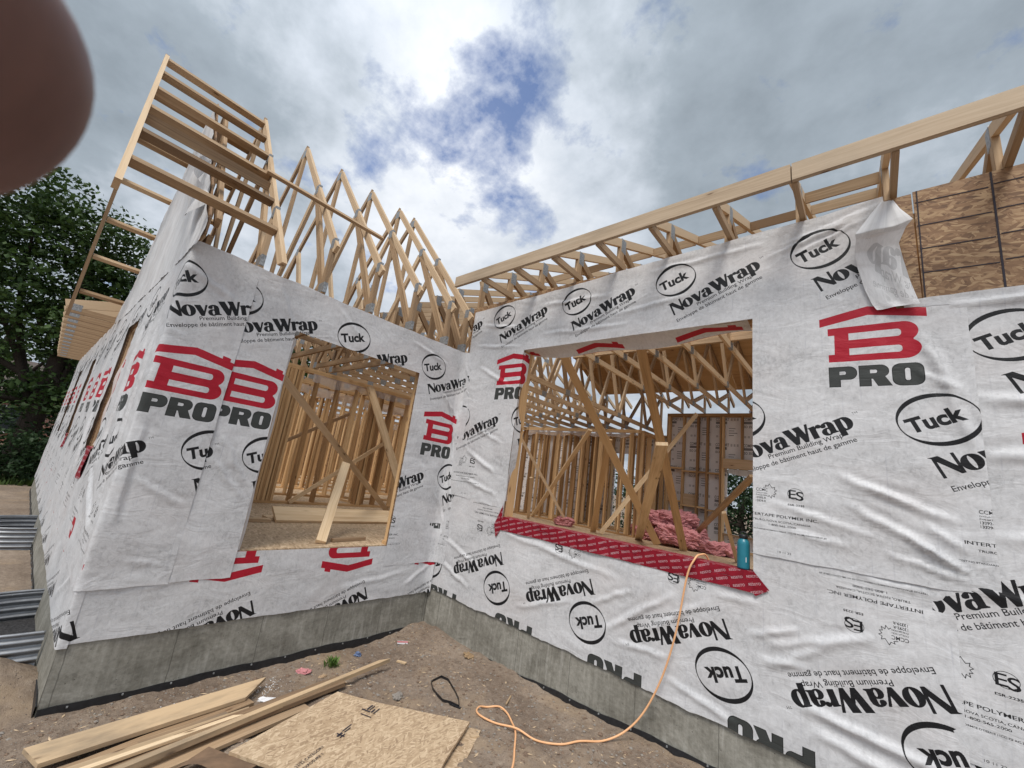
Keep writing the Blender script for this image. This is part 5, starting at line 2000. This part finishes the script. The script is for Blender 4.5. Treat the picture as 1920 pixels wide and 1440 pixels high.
so = slab("osb_sheet", "lower OSB sheet peeking out behind and right of the top one", [(1.05, -1.40, -.925), (1.33, -1.235, -.92), (1.92, -.93, -.90), (2.14, -1.33, -.895), (2.3, -1.75, -.895), (1.6, -2.2, -.91)], .016, OSBL, 'panel')
st_ = thing("osb_sheet", "pale OSB sheet with stamped lettering lying on top at the front", 'panel')
ps = slab("panel", None, [(1.234, -2.373, -.862), (.956, -1.564, -.866), (1.255, -1.40, -.862), (1.851, -.985, -.858), (2.06, -1.40, -.855), (2.30, -1.80, -.855)], .018, OSBL, None)
ps.parent = st_
# stamped ink on the sheet, in the plane of its top
e1 = Vector((-.275, .66, 0)).normalized()


def stamp(body, x, y, length, cap, ang, name="stamp"):
    T = fit_text(body, 0, 0, length, cap, 0)
    c_, s_ = math.cos(ang), math.sin(ang)
    vs, fs = [], []
    for t in T:
        k = len(vs)
        for q in t:
            X, Y = x + q[0] * c_ - q[1] * s_, y + q[0] * s_ + q[1] * c_
            vs.append((X, Y, -.862 + .0045 + .0035 * (X - 1.2)))
        fs.append((k, k + 1, k + 2))
    return np_mesh(name, vs, fs, None, CHALK, st_, False)


ang = math.atan2(.647, -.267)
stamp("23/32 CATEGORY", 1.60, -2.13, .22, .022, ang)
stamp("EXPOSURE 1", 1.635, -2.10, .15, .020, ang)
m = MB()
zz = lambda x: -.862 + .005 + .0035 * (x - 1.2)
ed = Vector((math.cos(ang), math.sin(ang), 0))
ep = Vector((-ed.y, ed.x, 0))
c0 = Vector((1.335, -1.52, 0))
for (a, b_) in ((0, 0), (.05, 0), (.12, 0)):
    pass


def quad(o_, du0, du1, dv0, dv1, taper=0.0):
    P = [o_ + ed * du0 + ep * dv0, o_ + ed * du1 + ep * (dv0 + taper), o_ + ed * du1 + ep * (dv1 - taper), o_ + ed * du0 + ep * dv1]
    m.face([(p.x, p.y, zz(p.x)) for p in P])


quad(c0, 0, .075, -.05, -.040)
quad(c0, .004, .05, -.028, -.016)
quad(c0, .0, .012, -.012, .06)
quad(c0, .02, .085, .0, .008)
quad(c0, .02, .085, .018, .030)
quad(c0, -.05, -.042, -.06, .03)
c1 = Vector((1.475, -1.82, 0))
quad(c1, .0, .05, -.02, -.012)
quad(c1, .0, .05, .0, .014)
quad(c1, .06, .15, .012, .02)
quad(c1, .06, .12, -.006, .002)
quad(c1, .02, .03, -.03, .03)
m.build("stamp", CHALK, st_)
# bent sheet-metal/card scrap at the bottom edge
cv, cu_, cf = [], [], []
for i in range(13):
    for j in range(5):
        a, c = i / 12, j / 4
        cv.append((1.12 + .42 * a - .08 * c, -2.62 + .12 * a + .20 * c, -.93 + .02 * c + .09 * math.sin(a * 2.6) * (1 - c) + .06 * a))
        cu_.append((a, c))
for i in range(12):
    for j in range(4):
        k = i * 5 + j
        cf.append((k, k + 5, k + 6, k + 1))
o = np_mesh("cardboard_scrap", cv, cf, cu_, simple("brown_cardboard", (0.20, 0.125, 0.075), .8, 0, 9, .3))
tag(o, "curled brown cardboard scrap between the planks and the OSB sheet", 'scrap')
# two curved patches of dirty film? (none) ; small litter
sp_ = [(1.088, -.705), (1.10, -.62), (1.19, -.615), (1.30, -.65), (1.40, -.70), (1.50, -.77), (1.575, -.83), (1.50, -.86), (1.41, -.862), (1.30, -.845), (1.19, -.79), (1.10, -.735), (1.088, -.70)]
m = MB()
for (a, c) in zip(sp_, sp_[1:]):
    za, zc_ = G0(*a), G0(*c)
    m.board((a[0], a[1], za + .012), (c[0], c[1], zc_ + .012), .019, .003, (0, 0, 1))
m.board((1.50, -.865, G0(1.5, -.865) + .006), (1.60, -.835, G0(1.6, -.835) + .008), .02, .004, (0, 1, 0))
o = m.build("strapping_band", BLACKP)
tag(o, "loop of black plastic strapping lying on the dirt beside the OSB sheets", 'strap')


def crumple(name, label, loc, r, mat, cat, seed, flat=.5, sx=1.5):
    bm = bmesh.new()
    bmesh.ops.create_icosphere(bm, subdivisions=3, radius=r)
    for v in bm.verts:
        n_ = float(fbm(v.co.x / r * 1.7, v.co.y / r * 1.7 + v.co.z / r * 2.1, seed, 3))
        v.co *= 1 + .6 * n_
        v.co.z *= flat
        v.co.x *= sx
    me = bpy.data.meshes.new(name)
    bm.to_mesh(me)
    bm.free()
    me.materials.append(mat)
    o = bpy.data.objects.new(name, me)
    COL.objects.link(o)
    o.location = (loc[0], loc[1], G0(*loc) + r * flat * .55)
    o.rotation_euler = (0, 0, seed * 1.3)
    return tag(o, label, cat)


crumple("pink_scrap", "small pink insulation scrap on the dirt near the concrete wall", (.30, -1.53), .035, PINK, 'scrap', 3, .5, 1.7)
crumple("crushed_bottle", "crushed blue plastic bottle near the concrete wall", (.25, -.98), .028, BLUEP, 'litter', 5, .9, 1.2)
crumple("wood_offcut", "small tan wood offcut beside the green weed", (.47, -1.44), .022, LUMD, 'offcut', 6, .35, 1.6)
crumple("plastic_scrap", "white crumpled plastic between the planks", (.60, -1.93), .032, WHITEP, 'litter', 8, .4, 1.8)
crumple("stone", "grey stone at the top edge of the OSB sheets", (1.14, -1.12), .035, GRAV[0], 'stone', 9, .55, 1.4)
crumple("bark_piece", "tan torn piece of bark near the front foundation", (.93, -.12), .045, simple("tan_bark", (.27, .18, .10), .9, 0, 40, .3), 'scrap', 12, .35, 1.5)
bx = thing("paper_carton", "small red and white carton lying near the inner corner", 'carton', (.28, -.48, G0(.28, -.48)))
bx.rotation_euler = (0, 0, 1.0)
MB().box((-.055, -.018, .004), (.055, .018, .022)).build("carton_body", WHITEP, bx)
MB().box((-.0555, -.0185, .0205), (.0555, .006, .0228)).build("carton_lid", REDP, bx)
for k_, (x_, y_, a_, l_) in enumerate(((.62, -.72, .4, "short square offcut of lumber on the bare dirt right of the blue bottle"), (1.75, -.42, 2.0, "thin splinter of wood on the dirt between the strap and the front wall"), (1.95, -1.02, 1.1, "small flat wood chip beside the hose loop"))):
    q_ = Vector((math.cos(a_), math.sin(a_), 0)) * (.05, .07, .03)[k_]
    z_ = G0(x_, y_) + .008
    lying(l_, (x_ - q_.x, y_ - q_.y, z_), (x_ + q_.x, y_ + q_.y, z_ + .004), (.03, .012, .022)[k_], .012, "wood_offcut", "offcut", LUMG)
# weed
wd_ = MB()
for k_ in range(70):
    a, r_ = random.random() * 6.28, random.uniform(.015, .075)
    h_ = random.uniform(.03, .09)
    x, y = .33 + random.gauss(0, .02), -1.285 + random.gauss(0, .03)
    z = G0(x, y)
    tip = (x + math.cos(a) * r_, y + math.sin(a) * r_, z + h_)
    s_ = (-math.sin(a) * .006, math.cos(a) * .006)
    mid = (x + math.cos(a) * r_ * .5, y + math.sin(a) * r_ * .5, z + h_ * .7)
    u_ = random.random()
    wd_.face([(x, y, z), (mid[0] + s_[0], mid[1] + s_[1], mid[2]), tip, (mid[0] - s_[0], mid[1] - s_[1], mid[2])], [(u_, 0)] * 4)
o = wd_.build("weed", mat_leaf("weed_leaf", (.05, .10, .02), (.14, .24, .05)))
tag(o, "small green weed growing beside the concrete wall", 'plant')

# ------------------------------------------------------------------ corrugated window wells on the gable side
def well(label, xc, group):
    t = thing("window_well", label, 'window well', (xc, yC(xc), 0), group)
    vs, fs, uv = [], [], []
    nA, nZ = 40, 60
    z0_, z1_ = -1.15, -.70
    for j in range(nZ + 1):
        z = z0_ + (z1_ - z0_) * j / nZ
        w_ = .014 * math.sin(j / nZ * 2 * math.pi * 7)
        for i in range(nA + 1):
            a = math.pi * i / nA
            rx, ry = .58 + w_, .80 + w_
            vs.append((math.cos(a) * rx, -math.sin(a) ** .8 * ry if 0 < i < nA else 0.0, z))
            uv.append((a, z))
    for j in range(nZ):
        for i in range(nA):
            k = j * (nA + 1) + i
            fs.append((k, k + 1, k + nA + 2, k + nA + 1))
    np_mesh("corrugated_shell", vs, fs, uv, WELL, t)
    rim = [(math.cos(math.pi * i / 24) * .58, -(max(0, math.sin(math.pi * i / 24)) ** .8) * .80, z1_ + .006) for i in range(25)]
    tube("rim", rim, .012, WELL, t, 6)
    bm_ = MB()
    bm_.face([(math.cos(math.pi * i / 20) * .55, -(max(0, math.sin(math.pi * i / 20)) ** .8) * .77, -.93) for i in range(21)][::-1])
    bm_.build("drain_stone", simple("dark_drain_stone", (.035, .034, .036), .8, 0, 45, .7, .3, 1.0), t)
    return t


WELL = simple("galvanised_corrugated", (0.30, 0.31, 0.33), 0.45, 0.7, 8, 0.2)
well("near corrugated steel window well at the left edge of the frame, dark stone inside", -1.25, None)
well("far corrugated steel window well at the left edge, behind the near one", -5.6, None)

# ------------------------------------------------------------------ trees and background
def tree(name, label, base, lobes, n_leaf, lsize, mat, trunk_r, group=None, seed=0, limbs=True):
    r2 = np.random.default_rng(100 + seed)
    t = thing(name, label, 'tree', base, group)
    vol = np.array([l[3] * l[4] * l[5] for l in lobes])
    pk = vol / vol.sum()
    ncl = max(30, n_leaf // 26)
    ci = r2.choice(len(lobes), ncl, p=pk)
    d = r2.normal(size=(ncl, 3))
    d /= np.linalg.norm(d, axis=1, keepdims=True)
    rad = r2.random(ncl) ** .5 * 1.12
    L = np.array(lobes)
    cen = L[ci, :3] + d * rad[:, None] * L[ci, 3:6]
    k = np.repeat(np.arange(ncl), 26)
    P = cen[k] + r2.normal(size=(len(k), 3)) * np.array([.30, .30, .17]) * lsize * 4.2
    nrm = r2.normal(size=(len(k), 3)) * .6 + np.array([0, 0, .8])
    nrm /= np.linalg.norm(nrm, axis=1, keepdims=True)
    tx = np.cross(nrm, r2.normal(size=(len(k), 3)))
    tx /= np.linalg.norm(tx, axis=1, keepdims=True)
    ty = np.cross(nrm, tx)
    s = lsize * (.6 + .8 * r2.random((len(k), 1)))
    q = np.stack([P - tx * s * .5, P + ty * s * .32 - nrm * s * .05, P + tx * s * .5, P - ty * s * .32 - nrm * s * .05], 1).reshape(-1, 3)
    fc = np.arange(len(q)).reshape(-1, 4)
    shade = np.clip(.45 + .5 * (r2.random(ncl)[k] - .5) + .45 * (r2.random(len(k)) - .5), 0, 1)
    uv = np.stack([np.repeat(shade, 4), np.zeros(len(q))], -1)
    np_mesh("crown", q, fc, uv, mat, t, False)
    m = []
    top_z = max(l[2] for l in lobes)
    main = [(0, 0, -.4), (.1, .05, top_z * .2), (-.05, .1, top_z * .45), (.1, 0, top_z * .75), (.0, .1, top_z)]
    tube("trunk", main, [trunk_r * 1.25, trunk_r, trunk_r * .8, trunk_r * .45, trunk_r * .12], BARK, t, 8)
    if limbs:
        for i, l in enumerate(lobes):
            h = top_z * (.16 + .4 * r2.random())
            mid = (l[0] * .5 + r2.normal() * .2, l[1] * .5 + r2.normal() * .2, (h + l[2]) / 2)
            tube("limb", [(0, 0, h), mid, (l[0], l[1], l[2])], [trunk_r * .45, trunk_r * .28, trunk_r * .06], BARK, t, 6)
    return t


tree("maple_tree", "big dark leafy tree at the left edge beside the gable ladder", (-16.2, -3.9, -1.0),
     [(-.3, -1.6, 8.4, 1.9, 1.9, 1.5), (.2, .1, 7.6, 1.7, 1.6, 1.7), (0, 1.2, 6.2, 1.6, 1.5, 1.6), (0, -2.6, 6.6, 1.8, 1.8, 1.6), (.2, -.6, 5.2, 2.1, 2.0, 1.5), (.3, 1.6, 4.2, 1.6, 1.5, 1.4), (0, -3.2, 4.8, 1.5, 1.5, 1.1), (.4, .6, 2.6, 1.6, 1.7, 1.1), (.2, -2.8, 2.4, 1.5, 1.4, .8)],
     30000, .16, LEAF, .28, None, 1)
tree("maple_tree", "shorter dark tree behind the big one, low at the left edge", (-24, -5.5, -1.0),
     [(0, -3, 6.5, 2.6, 2.4, 1.8), (0, 2.2, 6.0, 2.6, 2.6, 2.2), (0, -.5, 3.6, 2.8, 3.4, 1.5), (0, 3.6, 3.2, 2.4, 2.4, 1.6), (.5, -4.8, 3.4, 2.0, 2.0, 1.2)], 12000, .24, LEAF, .3, None, 2)
tree("background_tree", "tree whose leaf tips show over the wing wall between the trusses", (-20.5, 3.6, -1.0),
     [(0, 0, 9.2, 2.0, 1.8, 1.6), (0, 2.4, 8.2, 2.2, 2.0, 1.4), (0, -2.0, 8.0, 2.0, 2.0, 1.5), (.5, .6, 6.0, 2.5, 2.5, 1.8)], 8000, .24, LEAF, .28, None, 3)
tree("spruce_hedge", "dark green trees filling the rear window opening", (.2, 15.2, -1.0),
     [(-3, 0, 1.6, 1.6, 1.3, 1.6), (-1.2, .3, 2.0, 1.6, 1.3, 1.7), (.6, 0, 1.7, 1.6, 1.3, 1.6), (2.4, .2, 2.1, 1.7, 1.3, 1.6), (-4.6, .2, 1.8, 1.6, 1.3, 1.6), (0, .2, 3.2, 1.8, 1.2, .7), (-2.6, .3, 3.1, 1.6, 1.2, .6)],
     16000, .14, LEAFB, .15, None, 4)

tree("shrub", "low dark shrub hiding the trunk of the big leafy tree", (-14.6, -4.6, -1.0), [(0, 0, .8, 1.2, 1.3, .9), (.3, 1.3, .6, 1.0, .9, .7), (0, -1.3, .7, 1.1, 1.1, .8)], 7000, .12, LEAFB, .05, None, 7, False)
tree("shrub", "low shrub farther back by the gable side wall", (-18.5, -2.9, -1.0), [(0, 0, 1.3, 1.5, 1.5, 1.5), (0, 1.6, 1.0, 1.4, 1.2, 1.2)], 6000, .14, LEAFB, .06, None, 8, False)

# brick house behind the big tree
bh = thing("brick_house", "red brick house behind the trees at the left edge", 'house', (-34, -4, -1.3))
m = MB()
panel(m, 'x', 0, 8, -9, 7, 0, 3.4)
m.build("wall", BRICK, bh)
m = MB()
m.face([(.5, -9.5, 3.3), (.5, 7.5, 3.3), (-4, 7.5, 5.6), (-4, -9.5, 5.6)])
m.face([(-8.5, 7.5, 3.3), (-8.5, -9.5, 3.3), (-4, -9.5, 5.6), (-4, 7.5, 5.6)])
m.face([(.5, -9.5, 3.3), (-4, -9.5, 5.6), (-8.5, -9.5, 3.3)])
m.face([(.5, 7.5, 3.3), (-8.5, 7.5, 3.3), (-4, 7.5, 5.6)])
m.build("roof", simple("brown_shingles", (.09, .07, .06), .9, 0, 20, .3), bh)
for y in (-5.5, -1.0, 3.5):
    wn_ = MB()
    wn_.box((.02, y - .7, 1.0), (.06, y + .7, 2.4))
    wf = wn_.build("window", simple("dark_glass", (.03, .035, .04), .15), bh)
    fm = MB()
    for lo, hi in (((.03, y - .78, .92), (.09, y + .78, 1.0)), ((.03, y - .78, 2.4), (.09, y + .78, 2.48)), ((.03, y - .78, 1.0), (.09, y - .7, 2.4)), ((.03, y + .7, 1.0), (.09, y + .78, 2.4))):
        fm.box(lo, hi)
    fm.build("frame", WHITEP, wf)
# lawn strip in front of it
lw = MB()
for k_ in range(9000):
    x, y = -13.2 - 17 * random.random() ** 1.3, -9 + 9 * random.random()
    z = G0(x, y)
    a = random.random() * 6.28
    h_ = .08 + .16 * random.random()
    u_ = random.random()
    lw.face([(x - .05 * math.cos(a), y - .05 * math.sin(a), z - .01), (x + .05 * math.cos(a), y + .05 * math.sin(a), z - .01), (x + .04 * random.gauss(0, 1), y + .04 * random.gauss(0, 1), z + h_)], [(u_, 0)] * 3)
o = lw.build("grass", mat_leaf("lawn_blades", (.03, .055, .012), (.09, .14, .035)))
tag(o, kind='stuff')
lw = MB()
for k_ in range(4000):
    x, y = -3 + 8 * random.random(), 9.5 + 4.5 * random.random()
    z = G0(x, y)
    a = random.random() * 6.28
    h_ = .08 + .14 * random.random()
    u_ = random.random()
    lw.face([(x - .04 * math.cos(a), y - .04 * math.sin(a), z - .01), (x + .04 * math.cos(a), y + .04 * math.sin(a), z - .01), (x + .04 * random.gauss(0, 1), y + .04 * random.gauss(0, 1), z + h_)], [(u_, 0)] * 3)
o = lw.build("grass", bpy.data.materials["lawn_blades"])
tag(o, kind='stuff')


# ------------------------------------------------------------------ people: roofer behind the rear wall, fingertip at the lens
def skin_body(name, joints, edges, mat, parent=None, sub=2):
    me = bpy.data.meshes.new(name)
    me.from_pydata([j[:3] for j in joints], edges, [])
    o = bpy.data.objects.new(name, me)
    COL.objects.link(o)
    if parent:
        o.parent = parent
    md = o.modifiers.new("skin", 'SKIN')
    md.use_smooth_shade = True
    lay = me.skin_vertices[0] if me.skin_vertices else None
    if lay is None:
        bm = bmesh.new()
        bm.from_mesh(me)
        bm.verts.layers.skin.verify()
        bm.to_mesh(me)
        bm.free()
        lay = me.skin_vertices[0]
    for i, j in enumerate(joints):
        r_ = j[3]
        lay.data[i].radius = (r_, j[4] if len(j) > 4 else r_)
        lay.data[i].use_root = (i == 0)
    ss = o.modifiers.new("sub", 'SUBSURF')
    ss.levels = ss.render_levels = sub
    me.materials.append(mat)
    return o


pw = thing("person", "worker in dark clothes above the rear wall, at the window edge", 'person', (2.40, 7.42, 2.00))
J_ = [(0, 0, .95, .15, .11), (0, 0, 1.15, .14, .10), (-.02, -.04, 1.38, .17, .11), (-.02, -.06, 1.52, .07), (-.03, -.09, 1.60, .06),
      (-.03, -.11, 1.68, .095, .11), (-.03, -.12, 1.77, .08, .09),
      (-.21, -.05, 1.44, .06), (-.33, -.16, 1.20, .045), (-.28, -.33, 1.13, .034), (-.26, -.40, 1.13, .03),
      (.18, -.05, 1.44, .06), (.28, -.14, 1.20, .045), (.22, -.32, 1.14, .034), (.20, -.39, 1.14, .03),
      (-.10, 0, .88, .09), (-.11, -.02, .48, .06), (-.11, 0, .09, .04), (-.11, -.12, .04, .035),
      (.10, 0, .88, .09), (.11, -.02, .48, .06), (.11, 0, .09, .04), (.11, -.12, .04, .035)]
Ed = [(0, 1), (1, 2), (2, 3), (3, 4), (4, 5), (5, 6), (2, 7), (7, 8), (8, 9), (9, 10), (2, 11), (11, 12), (12, 13), (13, 14), (0, 15), (15, 16), (16, 17), (17, 18), (0, 19), (19, 20), (20, 21), (21, 22)]
skin_body("body", J_, Ed, SKIN, pw)
Jc = [(0, 0, .93, .165, .13), (0, 0, 1.15, .155, .118), (-.02, -.04, 1.38, .185, .125), (-.02, -.05, 1.47, .09), (-.21, -.05, 1.44, .072), (-.29, -.12, 1.29, .06), (.18, -.05, 1.44, .072), (.25, -.11, 1.29, .06)]
skin_body("shirt", Jc, [(0, 1), (1, 2), (2, 3), (2, 4), (4, 5), (2, 6), (6, 7)], CLOTH, pw)
Jp = [(0, 0, .92, .155, .125), (-.10, 0, .84, .105), (-.11, -.02, .48, .076), (-.11, 0, .12, .058), (.10, 0, .84, .105), (.11, -.02, .48, .076), (.11, 0, .12, .058)]
skin_body("trousers", Jp, [(0, 1), (1, 2), (2, 3), (0, 4), (4, 5), (5, 6)], CLOTH, pw)
lathe_h = lathe("cap", [(.112, 1.70), (.114, 1.74), (.10, 1.80), (.06, 1.835), (.01, 1.845)], CLOTH, pw, 20)
lathe_h.location = (-.03, -.115, 0)
sc_p = MB()
sc_p.box((1.9, 7.16, 1.955), (3.4, 7.62, 1.995))
o = sc_p.build("scaffold_plank", LUMD)
tag(o, "scaffold plank fixed outside the rear wall under the worker", 'plank')

# the finger over the lens: a fingertip a few centimetres from the camera
def cam_pt(px, py, depth):
    x, y = (px - 960) / 761.0 * depth, -(py - 720) / 761.0 * depth
    return CAM + c_r * x + c_u * y + c_f * depth


hd = thing("hand", "blurred brown fingertip covering the upper left corner, close to the lens", 'hand')
tip = cam_pt(40, 190, .0315)
ax = (c_r * -.78 + c_u * .50 - c_f * .22).normalized()
sd = ax.cross(c_f).normalized()
JF, EF = [], []
for k_, (dist, r_) in enumerate(((0, .0098), (.006, .0120), (.014, .0128), (.026, .0120), (.036, .0124), (.052, .0100), (.066, .0112), (.085, .0160), (.105, .0200))):
    p = tip + ax * dist + sd * (.0015 * math.sin(dist * 60))
    JF.append((p.x, p.y, p.z, r_))
    if k_:
        EF.append((k_ - 1, k_))
b0 = len(JF)
for j_, off_ in enumerate((.019, .037, .054)):          # the other curled fingers, out of frame
    root = tip + ax * .088 - c_u * off_ * .4 - c_f * .004 + sd * off_ * .9
    chain = [root, root - ax * .030 - c_f * .012, root - ax * .034 - c_f * .034, root - ax * .014 - c_f * .040]
    base = len(JF)
    for q, r_ in zip(chain, (.011, .0098, .0092, .0080)):
        JF.append((q.x, q.y, q.z, r_))
    EF += [(7, base), (base, base + 1), (base + 1, base + 2), (base + 2, base + 3)]
wr = tip + ax * .165 + sd * .02
JF.append((wr.x, wr.y, wr.z, .026))
EF.append((8, len(JF) - 1))
fa = wr + ax * .16
JF.append((fa.x, fa.y, fa.z, .034))
EF.append((len(JF) - 2, len(JF) - 1))
hb = skin_body("finger", JF, EF, SKIN, hd, 3)
